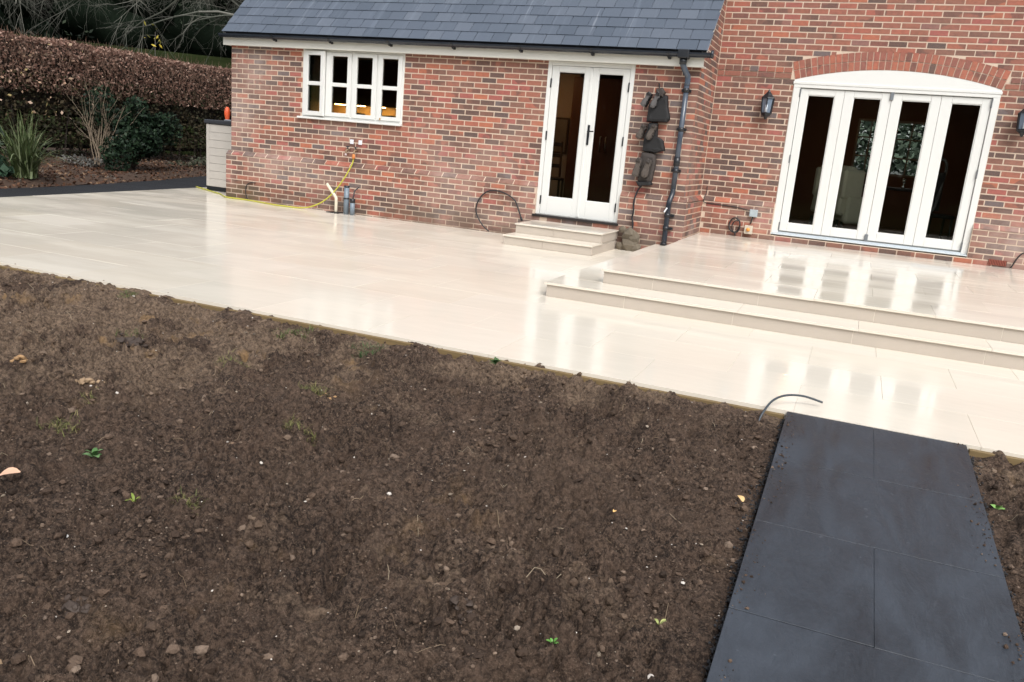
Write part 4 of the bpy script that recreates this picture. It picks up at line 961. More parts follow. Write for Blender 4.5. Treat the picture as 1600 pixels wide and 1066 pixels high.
# arch, two rings of headers
a0 = math.asin(1.235 / ARC_R); NB = 34
for ring in (0, 1):
    r0 = ARC_R + .004 + ring * .117; r1 = r0 + .107
    for i in range(NB):
        t0 = -a0 + 2 * a0 * (i + .045) / NB; t1 = -a0 + 2 * a0 * (i + .955) / NB
        if True:
            da = .0052 / r0; t0, t1 = -a0 + 2 * a0 * i / NB + da, -a0 + 2 * a0 * (i + 1) / NB - da
        y_ = YR - .0045 + random.gauss(0, .0012); pts = [(r0, t0), (r0, t1), (r1, t1), (r1, t0)]
        vv = [(ARC_X + r * sin(t), y_, ARC_ZC + r * cos(t)) for r, t in pts] + [(ARC_X + r * sin(t), y_ + .03, ARC_ZC + r * cos(t)) for r, t in pts]
        c = np.mean(vv, 0); m = MB(); m.add([Vector(v) - Vector(c) for v in vv], BF); o = link('arch_brick', m.mesh('arch_brick'), ABRICK, wR, loc=c)
# brick course under the door threshold and under the bifold
# ---- roof
ROOF = empty('roof', (0, 0, 0)); ROOF.parent = house; ROOF.location = (0, -.15, .108 - ZL); ROOF.rotation_euler = (.808, 0, 0)
del ROOF
TH = .808
def roofM(x, s, up=0.0): return Vector((x, -.15 + cos(TH) * s - sin(TH) * up, .108 + sin(TH) * s + cos(TH) * up))
m = MB(); SR = 3.55; x0r, x1r = -.150, 7.360
q = [(0, -.006), (SR, -.006), (SR, -.06), (0, -.06)]
m.add([roofM(x, s, u) for x in (x0r, x1r) for s, u in q], [(0, 3, 2, 1), (4, 5, 6, 7), (0, 1, 5, 4), (1, 2, 6, 5), (2, 3, 7, 6), (3, 0, 4, 7)])
yt = -.15 + cos(TH) * SR; zt = .108 + sin(TH) * SR      # ridge, then the back slope
m.add([(x0r, yt, zt), (x1r, yt, zt), (x1r, 2 * yt + .15, .05), (x0r, 2 * yt + .15, .05), (x0r, yt, zt - .08), (x1r, yt, zt - .08), (x1r, 2 * yt + .15, -.03), (x0r, 2 * yt + .15, -.03)], BF)
roof = hl('roof', plain('roof_underlay', (.012, .012, .014), .9), m)
GAUGE = .193; SWD = .2555; CX0 = .083; tilt = .010
slmesh = {}
def slate_mesh(a, b, L=.36):
    key = (round(b - a, 3), round(L, 2))
    if key not in slmesh:
        hw = (b - a) / 2; slmesh[key] = MB().cbox(-hw, hw, 0, L, -.0085, 0, .0015).mesh('slate')
    return slmesh[key]
rest = MB(); nsl = 0
for k in range(0, 18):
    x = CX0 - SWD * 4 + (0 if k % 2 == 0 else SWD / 2)
    while x < 7.375:
        a, b = max(x + .0034, -.167), min(x + SWD - .0034, 7.375); s0 = k * GAUGE; x += SWD
        if b - a < .04: continue
        L = .36; ang = math.atan2(.0165, L) + random.gauss(0, .0009); up = .0175 + random.gauss(0, .0006)
        Rt = Euler((TH - ang, 0, random.gauss(0, .0012))).to_matrix().to_4x4(); loc = roofM((a + b) / 2, s0 + random.gauss(0, .0008), up)
        if k < 9 and nsl < 300:
            o = link('slate', slate_mesh(a, b), SLATE, roof, loc=loc, rot=(TH - ang, 0, random.gauss(0, .0012))); nsl += 1
        else: rest.box(-(b - a) / 2, (b - a) / 2, 0, L, -.0055, 0, Matrix.Translation(loc) @ Rt)
o = link('upper_slates', rest.mesh('upper_slates'), SLATE, roof, kind='stuff')
# verge trims
m = MB()
for xa, xb in ((7.300, 7.366), (-.158, -.10)):
    q = [(-.0, -.008), (SR, -.008), (SR, -.034), (-.0, -.034)]; m.add([roofM(x, s, u) for x in (xa, xb) for s, u in q], [(0, 3, 2, 1), (4, 5, 6, 7), (0, 1, 5, 4), (1, 2, 6, 5), (2, 3, 7, 6), (3, 0, 4, 7)])
hl('verge', CREAM, m, roof)
# main roof and eaves, above the picture
m = MB(); m.prism([(YR - .4, 3.2), (YR - .4, 3.3), (4.4, 5.8), (8.2, 3.3), (8.2, 3.2)], 0, XW - .3, XE + .3); hl('main_roof', SLATE, m)
# ---- fascia, gutter, downpipe
m = MB(); m.cbox(-.190, 7.335, -.10, -.078, -.078, .055, .003); m.box(-.188, 7.333, -.0775, .09, -.074, -.058)
fas = hl('fascia', CREAM, m)
m = MB(); cyg, czg, rg = -.158, .082, .056; prof = []
for i in range(9):
    a = pi + pi * i / 8; prof.append((cyg + rg * cos(a), czg + rg * sin(a)))
inner = [(cyg + (rg - .004) * cos(pi + pi * i / 8), czg + (rg - .004) * sin(pi + pi * i / 8)) for i in range(8, -1, -1)]
gut = prof + inner; x0g, x1g = -.185, 7.425; nG = len(gut); V = [(x0g, p[0], p[1]) for p in gut] + [(x1g, p[0], p[1]) for p in gut]; F = [(i, (i + 1) % nG, (i + 1) % nG + nG, i + nG) for i in range(nG)]
m.add(V, F, False)
for x in (x0g, x1g):
    m.prism(prof, 0, x - .004, x + .004)
m.tube([(x1g - .0, cyg, czg - .01), (x1g + .03, cyg, czg - .01)], .05, 10)
gutter = hl('gutter', DKPIPE, m)
for i in range(7):
    x = .83 + 1.012 * i
    m = MB(); m.prism([(cyg + (rg + .007) * cos(pi + pi * j / 8), czg + (rg + .007) * sin(pi + pi * j / 8)) for j in range(9)], 0, x - .018, x + .018); m.box(x - .02, x + .02, -.103, -.098, -.0, .06); m.box(x - .014, x + .014, -.16, -.11, .008, .026)
    hl('bracket', BLACK, m, gutter)
m = MB(); m.cbox(7.02, 7.16, cyg - .07, cyg + .06, .01, .115, .012); m.lathe([(.046, 0), (.046, -.07)], (7.09, cyg, .012), 12); hl('outlet', BLACK, m, gutter)
dp = [(7.09, cyg, -.02), (7.095, cyg + .01, -.07), (7.125, -.10, -.14), (7.155, -.065, -.20), (7.155, -.062, -.30)]
m = MB(); m.tube(smoothpath(dp, 4), .037, 12); m.tube([(7.155, -.062, -.26), (7.150, -.062, -1.60)], .034, 12)
pipe = hl('downpipe', m and plain('downpipe_plastic', (.060, .075, .100), .17, 7, .3), m)  # upper pipe: grey reflection put into a paler colour than the lower pipe
m = MB(); m.tube(smoothpath([(7.150, -.062, -1.60), (7.148, -.075, -1.66), (7.135, -.115, -1.74), (7.13, -.128, -1.80), (7.13, -.128, -2.0), (7.13, -.128, -2.30)], 4), .035, 12); hl('lower_pipe', DKPIPE, m, pipe)
for z in (-.36, -.84, -1.36, -1.93, -2.10):
    yy = -.062 if z > -1.6 else -.128; m = MB(); m.tube([(7.152 if z > -1.6 else 7.13, yy, z - .024), (7.152 if z > -1.6 else 7.13, yy, z + .024)], .041, 12); m.box(7.09, 7.21, yy + .02, (-.002 if z > -1.6 else -PP), z - .016, z + .016); hl('clip', BLACK, m, pipe)
m = MB(); m.tube([(7.151, -.062, -1.30), (7.151, -.062, -1.19)], .042, 12); hl('collar', BLACK, m, pipe)
m = MB(); m.cbox(7.10, 7.118, -.172, -.163, -1.90, -1.83, .002, Matrix.Translation((7.109, -.167, -1.86)) @ Matrix.Rotation(.5, 4, 'Y') @ Matrix.Translation((-7.109, .167, 1.86))); hl('price_sticker', plain('white_label', (.75, .76, .78), .5), m, pipe)
m = MB(); m.tube([(7.13, -.128, -2.30), (7.128, -.14, -2.325)], .045, 12); hl('shoe', BLACK, m, pipe)

# ---- joinery
def frame_ring(m, x0, x1, z0, z1, w, y0, y1, wt=None, wb=None, c=.003, M=None):
    wt = w if wt is None else wt; wb = w if wb is None else wb
    m.cbox(x0, x0 + w, y0, y1, z0, z1, c, M); m.cbox(x1 - w, x1, y0, y1, z0, z1, c, M)
    m.cbox(x0 + w + .0005, x1 - w - .0005, y0 + .001, y1 - .001, z1 - wt, z1, c, M); m.cbox(x0 + w + .0005, x1 - w - .0005, y0 + .001, y1 - .001, z0, z0 + wb, c, M)
# kitchen window
m = MB(); frame_ring(m, 1.262, 3.030, -1.060, -.076, .028, -.004, .07, wt=.03, wb=.03)
for x in (1.678, 2.150, 2.590): m.cbox(x - .014, x + .014, .0, .068, -1.031, -.105, .003)
win = hl('kitchen_window', WHITE, m)
m = MB(); m.cbox(1.20, 3.035, -.055, .03, -1.092, -1.062, .005); hl('sill', WHITE, m, win)
def casement(x0, x1, z0, z1, gx0, gx1, gz0, gz1, M=None):
    m = MB(); y0, y1 = -.020, .022; c = .003
    m.cbox(x0, gx0, y0, y1, z0, z1, c, M); m.cbox(gx1, x1, y0, y1, z0, z1, c, M); m.cbox(gx0 + .0004, gx1 - .0004, y0 + .001, y1 - .001, gz1, z1, c, M); m.cbox(gx0 + .0004, gx1 - .0004, y0 + .001, y1 - .001, z0, gz0, c, M)
    m.cbox(gx0 + .0004, gx1 - .0004, y0 + .003, y1 - .003, -.592, -.537, c, M); hl('casement', WHITE, m, win)
    m = MB(); m.box(gx0 - .005, gx1 + .005, .000, .006, gz0 - .005, gz1 + .005, M); hl('glass', GLASS, m, win)
Mo = Matrix.Translation((1.290, -.02, 0)) @ Matrix.Rotation(-.13, 4, 'Z') @ Matrix.Translation((-1.290, .02, 0))
casement(1.290, 1.690, -1.038, -.096, 1.372, 1.622, -.973, -.157, Mo)
casement(1.692, 2.136, -1.030, -.106, 1.800, 2.068, -.973, -.157); casement(2.164, 2.576, -1.030, -.106, 2.237, 2.500, -.973, -.157); casement(2.604, 3.002, -1.030, -.106, 2.673, 2.933, -.973, -.157)
m = MB(); m.cbox(2.66, 2.676, -.034, -.021, -1.03, -.995, .003); hl('catch', plain('brass', (.55, .32, .12), .4, metal=.6), m, win)
# french door
m = MB(); frame_ring(m, 5.246, 6.449, -2.118, -.076, .056, -.006, .09, wt=.052, wb=.002)
door = hl('french_door', WHITE, m)
def leaf(par, x0, x1, z0, z1, gx0, gx1, gz0, gz1, y0, y1, nm='door_leaf'):
    m = MB(); c = .004
    m.cbox(x0, gx0, y0, y1, z0, z1, c); m.cbox(gx1, x1, y0, y1, z0, z1, c); m.cbox(gx0 + .0004, gx1 - .0004, y0 + .0012, y1 - .001, gz1, z1, c); m.cbox(gx0 + .0004, gx1 - .0004, y0 + .0012, y1 - .001, z0, gz0, c)
    # glazing beads
    for a, b, d, e in ((gx0, gx0 + .010, gz0, gz1), (gx1 - .010, gx1, gz0, gz1), (gx0 + .010, gx1 - .010, gz0, gz0 + .010), (gx0 + .010, gx1 - .010, gz1 - .010, gz1)): m.box(a, b, y0 + .010, y0 + .018, d, e)
    hl(nm, WHITE, m, par); m = MB(); m.box(gx0 - .004, gx1 + .004, y0 + .0185, y0 + .0245, gz0 - .004, gz1 + .004); hl('glass', GLASS, m, par)
leaf(door, 5.306, 5.862, -2.112, -.132, 5.400, 5.772, -1.872, -.203, .006, .052)
leaf(door, 5.866, 6.389, -2.112, -.132, 5.962, 6.303, -1.876, -.203, .006, .052)
m = MB(); m.cbox(5.846, 5.882, -.004, .0055, -2.10, -.14, .003); hl('meeting_bead', WHITE, m, door)
m = MB(); m.cbox(5.886, 5.916, -.010, .0055, -1.13, -.87, .004); m.tube([(5.901, -.01, -.955), (5.901, -.045, -.955), (5.93, -.05, -.953), (5.985, -.05, -.95)], .009, 8); hl('handle', BLACK, m, door)
for x in (5.305, 6.390):
    for z in (-.36, -1.05, -1.92):
        m = MB(); m.cbox(x - .009, x + .009, -.016, .004, z - .06, z + .06, .004); hl('hinge', BLACK, m, door)
m = MB(); m.cbox(5.222, 6.472, -.080, .09, -2.152, -2.119, .006); hl('threshold', THRESH, m, door)
# folding doors
m = MB(); Y0 = YR - .012; Y1 = YR + .10
m.cbox(8.330, 8.423, Y0, Y1, -2.098, -.142, .005); m.cbox(10.722, 10.800, Y0, Y1, -2.098, -.142, .005)
fa = [(BIF[0] + (BIF[1] - BIF[0]) * i / 24, ARC_ZC + math.sqrt(ARC_R ** 2 - (BIF[0] + (BIF[1] - BIF[0]) * i / 24 - ARC_X) ** 2)) for i in range(25)]
m.prism([(BIF[0], -.062)] + [(a, b - .001) for a, b in fa] + [(BIF[1], -.062)], 1, Y0 + .010, Y1)
m.cbox(8.318, 10.812, Y0 - .006, Y1 - .001, -.098, -.060, .005); m.cbox(8.330, 10.800, Y0, Y1 - .002, -.1416, -.0985, .004)
bif = hl('folding_doors', WHITE, m)
gl = [(8.430, 8.984, 8.528, 8.870), (8.987, 9.563, 9.103, 9.445), (9.567, 10.145, 9.688, 10.031), (10.148, 10.716, 10.272, 10.613)]
for a, b, c, d in gl: leaf(bif, a, b, -2.062, -.150, c, d, -1.948, -.228, YR + .010, YR + .058, 'folding_leaf')
m = MB(); m.box(8.424, 10.721, YR + .03, YR + .06, -.1498, -.1425); m.box(8.424, 8.4295, YR + .03, YR + .06, -2.06, -.15); m.box(10.7165, 10.7215, YR + .03, YR + .06, -2.06, -.15); m.box(8.424, 10.721, YR + .004, YR + .08, -2.078, -2.064); hl('seal', SEAL, m, bif)
m = MB(); m.cbox(8.322, 10.806, YR - .050, YR + .09, -2.118, -2.0985, .004); m.cbox(8.423, 10.722, YR - .015, YR + .085, -2.098, -2.079, .002); hl('track', plain('pale_aluminium', (.60, .66, .70), .35, metal=.3), m, bif)
for x, zz in ((9.565, -.185), (9.565, -2.03)):
    m = MB(); m.cbox(x - .022, x + .022, YR - .012, YR + .0095, zz - .055, zz + .05, .005); hl('hinge', plain('hinge_metal', (.22, .24, .26), .35, metal=.5), m, bif)
for x in (8.424, 10.719):
    for z in (-.21, -1.08, -2.00):
        m = MB(); m.cbox(x - .008, x + .008, YR - .018, YR + .009, z - .055, z + .055, .003); hl('hinge', plain('hinge_grey', (.13, .14, .15), .4), m, bif)
# ---- rooms behind the glass
m = MB()
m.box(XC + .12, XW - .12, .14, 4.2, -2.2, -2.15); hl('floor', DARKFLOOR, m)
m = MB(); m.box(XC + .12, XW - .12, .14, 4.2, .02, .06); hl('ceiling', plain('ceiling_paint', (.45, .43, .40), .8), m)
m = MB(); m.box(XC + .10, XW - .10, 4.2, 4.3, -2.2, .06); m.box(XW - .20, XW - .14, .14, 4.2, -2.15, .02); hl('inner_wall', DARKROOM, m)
m = MB(); m.box(XW + .02, XE - .1, YR + .14, 6.6, -2.2, -2.13); hl('floor', DARKFLOOR, m)
m = MB(); m.box(XW + .02, XE - .1, YR + .13, 6.6, .16, .20); hl('ceiling', plain('ceiling_paint_dark', (.22, .20, .18), .8), m)
m = MB(); W1 = (9.14, 9.62); W2 = (9.80, 10.36); zt0, zt1 = -1.20, -.20
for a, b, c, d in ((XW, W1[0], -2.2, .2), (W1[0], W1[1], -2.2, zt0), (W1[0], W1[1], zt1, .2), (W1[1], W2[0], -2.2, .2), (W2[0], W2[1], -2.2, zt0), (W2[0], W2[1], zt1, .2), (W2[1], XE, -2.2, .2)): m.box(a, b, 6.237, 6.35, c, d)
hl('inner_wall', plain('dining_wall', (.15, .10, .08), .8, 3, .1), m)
m = MB()
for a, b in (W1, W2):
    frame_ring(m, a, b, zt0, zt1, .04, 6.25, 6.33); m.box((a + b) / 2 - .012, (a + b) / 2 + .012, 6.26, 6.32, zt0, zt1)
    for q in (-.53, -.87): m.box(a, b, 6.262, 6.318, q - .012, q + .012)
hl('rear_window', plain('rear_frame', (.25, .25, .24), .5), m)
# kitchen: counter, wall units, lit splashback
m = MB(); m.box(-.0, 3.0, 2.0, 2.6, -2.15, -1.24); hl('kitchen_counter', plain('kitchen_unit', (.10, .07, .05), .5), m)
m = MB(); m.box(-.0, 3.55, 2.66, 2.70, -2.15, .02); hl('splashback', plain('cream_tiles', (.62, .42, .20), .45, 3, .1), m)
m = MB(); m.box(-.0, 2.7, 2.3, 2.655, -.765, .0); hl('wall_unit', plain('wall_unit_wood', (.05, .022, .015), .5, 4, .2), m)
LAMP = m_emit('warm_lamp', (1.0, .55, .18), 24.0)
for x in (.30, .72, 1.15, 1.6): hl('counter_light', LAMP, MB().box(x - .10, x + .10, 2.40, 2.46, -.778, -.768))
hl('kettle', BLACK, MB().lathe([(.07, 0), (.08, .05), (.06, .17), (.02, .2)], (.20, 2.42, -1.23), 12)); hl('hob_item', BLACK, MB().cbox(.55, .80, 2.3, 2.5, -1.23, -.90, .01)); hl('hob_item', BLACK, MB().cbox(1.22, 1.50, 2.35, 2.55, -1.23, -.905, .01))
# tall cupboard seen through the french door
m = MB(); m.cbox(4.75, 5.75, 2.55, 3.1, -2.15, -.05, .01); cup = hl('cupboard', m_wood('cupboard_wood', (.10, .038, .024), (.18, .075, .045), .4, (14, 14, 1.2)), m)
for x in (5.315, 5.405): hl('cupboard_handle', STEEL, MB().tube([(x, 2.53, -1.2), (x, 2.50, -1.19), (x, 2.50, -.98), (x, 2.53, -.97)], .012, 8), cup)
wc = empty('dining_chair', (4.62, 2.2, -2.15), .5, label='dark wooden chair seen through the left pane of the french door', cat='chair')
WC = plain('dark_wood', (.06, .035, .022), .5); MB().cbox(-.2, .2, -.2, .2, .43, .47, .01).build('seat', WC, wc)
for x in (-.18, .18):
    MB().tube([(x, .19, 0), (x, .19, .5), (x, .23, 1.05)], .02, 6).build('back_post', WC, wc); MB().tube([(x, -.17, 0), (x, -.17, .44)], .019, 6).build('leg', WC, wc)
for z in (.65, .82, 1.0): MB().cbox(-.18, .18, .20, .225, z - .03, z + .03, .005).build('back_rail', WC, wc)
wp = empty('picture', (4.45, 2.885, -1.0), label='dark framed picture on the wall behind the left french door pane', cat='picture'); MB().cbox(-.17, .17, -.02, .0, -.30, .30, .004).build('frame', WC, wp); MB().box(-.14, .14, -.024, -.0205, -.27, .27).build('print', plain('dull_print', (.22, .19, .15), .6, 5, .5), wp)
hl('room_divider', plain('beige_wall', (.44, .37, .30), .8, 3, .1), MB().box(3.72, 4.74, 2.9, 3.0, -2.15, .02))
# ceiling spots: dining pair seen lit; kitchen pair unseen, added to brighten the room
for x, y in ((8.72, 4.2), (9.72, 4.6), (4.35, 2.0), (3.9, 1.2)): hl('ceiling_spot_and_fill', m_emit('spot', (1, .50, .22), 70), MB().lathe([(.045, 0), (.045, -.012)], (x, y, .158 if x > 7.3 else .018), 12))

# ---- furniture in the dining room
CR = plain('cream_fabric', (.66, .60, .46), .85, 14, .12)
ar = empty('armchair', (9.02, 2.50, -2.13), -.85, label='cream wingback armchair behind the second pane of the folding doors', cat='armchair')
def ap(name, *b, par=ar, mat=CR, c=.03, M=None): return MB().cbox(*b, c, M).build(name, mat, par)
ap('back', -.34, .30, -.16, .02, .30, 1.02, M=Matrix.Rotation(-.12, 4, 'X')); ap('wing', -.38, -.27, -.10, .26, .55, .98); ap('wing', .22, .33, -.10, .26, .55, .98)
ap('seat', -.28, .26, .03, .56, .22, .46); ap('arm', -.38, -.27, .0, .54, .2, .60); ap('arm', .25, .36, .0, .54, .2, .60)
for x in (-.3, .28):
    for y in (-.08, .5): MB().tube([(x, y, 0), (x, y, .25)], [.02, .028], 6).build('leg', THRESH, ar)
DK = plain('dark_chair', (.03, .025, .025), .5); GRC = plain('grey_chair_wood', (.17, .16, .155), .5)
ch = empty('dining_chair', (10.42, 2.35, -2.13), .2, label='dark dining chair with a curved pale top rail behind the rightmost pane', cat='chair')
MB().cbox(-.22, .22, -.2, .24, .42, .47, .015).build('seat', DK, ch)
MB().tube(smoothpath([(-.12, .22, .72 + .35), (-.10, .24, 1.19), (-.03, .25, 1.235), (.06, .25, 1.22), (.10, .24, 1.12), (.08, .22, .9), (.04, .2, .6), (.0, .2, .46)], 5), .022, 8).build('back_rail', GRC, ch)
MB().cbox(-.10, .10, .2, .235, .5, 1.05, .01).build('back_pad', DK, ch)
for x in (-.19, .19):
    for y in (-.17, .2): MB().tube([(x, y, 0), (x, y, .43)], [.014, .02], 6).build('leg', DK, ch)
tb = empty('dining_table', (9.75, 3.9, -2.13), label='dark dining table behind the middle panes', cat='table'); MB().cbox(-.8, .8, -.45, .45, .72, .76, .01).build('table_top', DK, tb)
for x in (-.7, .7):
    for y in (-.36, .36): MB().cbox(x - .03, x + .03, y - .03, y + .03, 0, .72, .005).build('leg', DK, tb)
for x, z, lab in ((9.33, -1.22, 'small glinting candle glass on the table behind the second pane'), (10.0, -1.02, 'small glinting glass on the table behind the third pane')):
    MB().lathe([(.03, 0), (.034, .02), (.012, .06), (.03, .10), (.035, .16)], (0, 0, 0), 12).build('candle_glass', m_emit('glint', (.9, .95, 1), .55) if False else plain('glass_glint', (.8, .85, .85), .08, metal=.8), loc=(x, 3.72, -1.37), label=lab, cat='glass')

# ------------------------------------------------------------------ fittings on and by the walls
LG = plain('lantern_glass', (.16, .20, .26), .12, spec=.8); LGP = plain('lantern_reflector', (.50, .55, .62), .25)
def lantern(x, z, label):
    r = empty('wall_lantern', (x, YR, z), label=label, cat='wall light', group='black coach lanterns either side of the folding doors'); yc_ = -.125
    n = 6
    MB().lathe([(.066, -.145), (.078, -.13), (.078, -.118), (.05, -.115)], (0, yc_, 0), n, smooth=False).build('base', BLACK, r)
    MB().lathe([(.012, -.205), (.02, -.19), (.03, -.165), (.062, -.146)], (0, yc_, 0), 10).build('finial', BLACK, r)
    MB().lathe([(.098, .070), (.092, .082), (.055, .118), (.05, .125), (.022, .155), (.008, .185)], (0, yc_, 0), n, smooth=False).build('cap', BLACK, r)
    m = MB()
    for k in range(n):
        a = 2 * pi * (k + .5) / n; m.tube([(.070 * cos(a), yc_ + .070 * sin(a), -.12), (.088 * cos(a), yc_ + .088 * sin(a), .075)], .008, 5)
    m.build('cage', BLACK, r)
    MB().lathe([(.064, -.115), (.080, .070)], (0, yc_, 0), n, smooth=False).build('glass', LG, r)
    MB().lathe([(.018, -.11), (.018, -.03), (.006, .0)], (0.0, yc_ - .066, 0), 8).build('lamp_holder', LGP, r)
    MB().cbox(-.035, .035, -.022, .0, -.12, .13, .006).build('back_plate', BLACK, r); MB().tube([(0, -.01, .06), (0, -.05, .11), (0, -.10, .15)], .010, 6).build('bracket', BLACK, r)
lantern(8.035, -.385, 'black coach lantern on the brick wall left of the folding doors'); lantern(11.10, -.385, 'black coach lantern at the right edge, right of the folding doors')
# hanging string of boots
SOLE = plain('worn_sole', (.095, .090, .090), .7, 22, .4, bump=.6); SOLE2 = plain('muddy_sole', (.085, .070, .060), .85, 24, .5, bump=.8); LEA = plain('black_leather', (.009, .009, .010), .7, 14, .3, bump=.4); LEB = plain('dark_brown_leather', (.040, .032, .028), .7, 18, .5, bump=.6)
orn = empty('hanging_boots', (6.78, -.01, -.27), label='string of dark weathered boots hung in three tiers beside the downpipe', cat='wall ornament')
MB().tube(smoothpath([(0, 0, -.02), (.02, -.03, -.1), (-.02, -.03, -.6), (.0, -.02, -1.0), (-.03, -.03, -1.3)], 4), .008, 6).build('cord', LEA, orn)
def poly_piece(name, pts, y0, y1, mat, bulge=.0, M=None, seed=0):
    """a chunky piece with an irregular outline: outline at the back, shrunken outline at the front"""
    rn_ = random.Random(seed); P_ = []
    for k in range(len(pts)):
        a, b = Vector(pts[k]), Vector(pts[(k + 1) % len(pts)])
        for q in range(3): v = a.lerp(b, q / 3); P_.append(Vector((v.x + rn_.uniform(-.006, .006), v.y + rn_.uniform(-.006, .006))))
    c = sum(P_, Vector((0, 0))) / len(P_); n = len(P_); V = []; F = []
    for lv, (yy, sc) in enumerate(((y1, .92), ((y0 + y1) / 2, 1.0), (y0 + .008, .93), (y0, .72))):
        for v in P_: q = c + (v - c) * sc; V.append(Vector((q.x - 6.78, yy + rn_.uniform(-.003, .003) + .01, q.y + .27)))
    for lv in range(3):
        for k in range(n): F.append((lv * n + k, lv * n + (k + 1) % n, (lv + 1) * n + (k + 1) % n, (lv + 1) * n + k))
    F.append(tuple(range(n))); F.append(tuple(3 * n + k for k in range(n - 1, -1, -1)))
    m = MB(); m.add(V, F, False); m.build(name, mat, orn)
SOUT = [(-.010, .100), (.022, .092), (.030, .060), (.026, .025), (.030, -.02), (.040, -.060), (.030, -.092), (.0, -.102), (-.030, -.090), (-.038, -.055), (-.030, -.01), (-.024, .03), (-.028, .07)]
def boot(cx, cz, rot, sc, mat, mat2, seed):
    c_, s_ = cos(rot), sin(rot); tr = lambda p: (cx + sc * (p[0] * c_ + p[1] * s_), cz + sc * (-p[0] * s_ + p[1] * c_))
    poly_piece('sole', [tr(p) for p in SOUT], -.175, -.150, mat, seed=seed); poly_piece('boot_upper', [tr((p[0] * .9 + .01, p[1] * .95)) for p in SOUT], -.150, -.05, mat2, seed=seed + 1)
    poly_piece('heel', [tr(p) for p in ((-.018, .098), (.022, .092), (.026, .055), (-.024, .06))], -.192, -.176, mat2, seed=seed + 2)
poly_piece('boot_shaft', [(6.70, -.56), (6.86, -.42), (6.93, -.44), (6.955, -.58), (7.0, -.72), (6.965, -.775), (6.82, -.77), (6.69, -.775)], -.12, -.02, LEA, seed=3)
poly_piece('boot_shaft', [(6.73, -.78), (6.84, -.78), (6.86, -.95), (6.95, -1.0), (6.98, -1.12), (6.86, -1.16), (6.68, -1.15), (6.68, -.99)], -.11, -.02, LEA, seed=4)
poly_piece('boot_shaft', [(6.68, -1.16), (6.87, -1.17), (6.885, -1.30), (6.87, -1.50), (6.83, -1.555), (6.66, -1.54), (6.65, -1.3)], -.11, -.02, LEB, seed=5)
poly_piece('boot_tongue', [(6.78, -.36), (6.86, -.35), (6.90, -.40), (6.88, -.46), (6.80, -.45)], -.15, -.05, LEB, seed=6)
boot(6.672, -.500, .42, .98, SOLE, LEA, 20); boot(6.795, -.505, .34, 1.05, SOLE, LEA, 24)
boot(6.655, -.905, .34, 1.0, SOLE2, LEB, 28); boot(6.790, -.900, .36, 1.05, SOLE2, LEB, 32)
boot(6.660, -1.36, .14, 1.25, SOLE2, LEB, 36); boot(6.785, -1.36, .20, 1.25, SOLE2, LEB, 40)
poly_piece('boot_toe', [(6.65, -1.54), (6.86, -1.52), (6.87, -1.57), (6.70, -1.60)], -.14, -.03, LEA, seed=44)
MB().tube(smoothpath([(6.74, -.05, -1.57), (6.68, -.05, -1.66), (6.655, -.08, -1.80), (6.665, -.085, -1.95), (6.655, -.085, -2.02), (6.68, -.09, -2.10), (6.675, -.1, -2.2)], 5), .011, 6).build('wall_cable', BLACK, label='black cable running down from the hanging boots to the rubble', cat='cable')
for i, (zx, zz) in enumerate(((6.655, -2.02), (6.665, -1.95))): pass
CONC = plain('rough_concrete', (.135, .112, .082), .95, 16, .5, bump=1.0)
lump = empty('rubble', (6.68, -.14, ZL), label='rough mortar lump at the wall between the door steps and downpipe', cat='rubble')
rr_ = random.Random(12)
for (cx_, cz_, r_) in ((0, .08, .125), (-.03, .22, .10), (.045, .17, .10), (-.13, .05, .06), (-.12, .27, .055), (.08, .04, .09)):
    V_ = [Vector(v) * (1 + rr_.uniform(-.2, .2)) * r_ for v in ICO]; m = MB(); m.add([Vector((cx_ + v.x, v.y * .62, cz_ + v.z)) for v in V_], [tuple(f) for f in ICOF]); m.build('mortar_lump', CONC, lump)
# tap, labels, hose
BR = plain('tap_brass', (.28, .20, .13), .45, 20, .3, metal=.5)
for x, zz, lab, org in ((2.150, -1.50, 'left garden tap on the wall under the kitchen window', 0), (2.290, -1.50, 'right garden tap with the yellow hose on its orange connector', 1)):
    tp = empty('garden_tap', (x, 0, zz), label=lab, cat='tap')
    m = MB(); m.tube([(0, 0, .0), (0, -.09, .0)], .013, 8); m.tube([(0, -.06, 0), (0, -.10, -.02), (0, -.105, -.06)], .012, 8); m.build('spout', BR, tp)
    m = MB(); m.tube([(0, -.055, .0), (0, -.055, .045)], .010, 8); m.tube([(-.032, -.055, .045), (.032, -.055, .052)], .008, 6); m.build('tap_handle', BLACK, tp)
    if org: MB().lathe([(.016, -.055), (.022, -.07), (.022, -.085), (.028, -.12)], (0, -.105, 0), 12).build('hose_connector', plain('orange_plastic', (.62, .22, .06), .45), tp)
    else: MB().lathe([(.014, -.055), (.018, -.085)], (0, -.105, 0), 10).build('tap_nozzle', plain('pale_plastic', (.5, .42, .42), .5), tp)
for x, lab in ((2.185, 'left small white tag on the bricks above the taps'), (2.335, 'right small white tag on the bricks above the taps')): MB().cbox(x - .030, x + .030, -.010, -.002, -1.41, -1.345, .002).build('wall_tag', plain('tag_white', (.72, .74, .80), .4), label=lab, cat='tag')
HOSE = m_leafy('yellow_hose', [(.50, .48, .07), (.50, .48, .07)], .4)
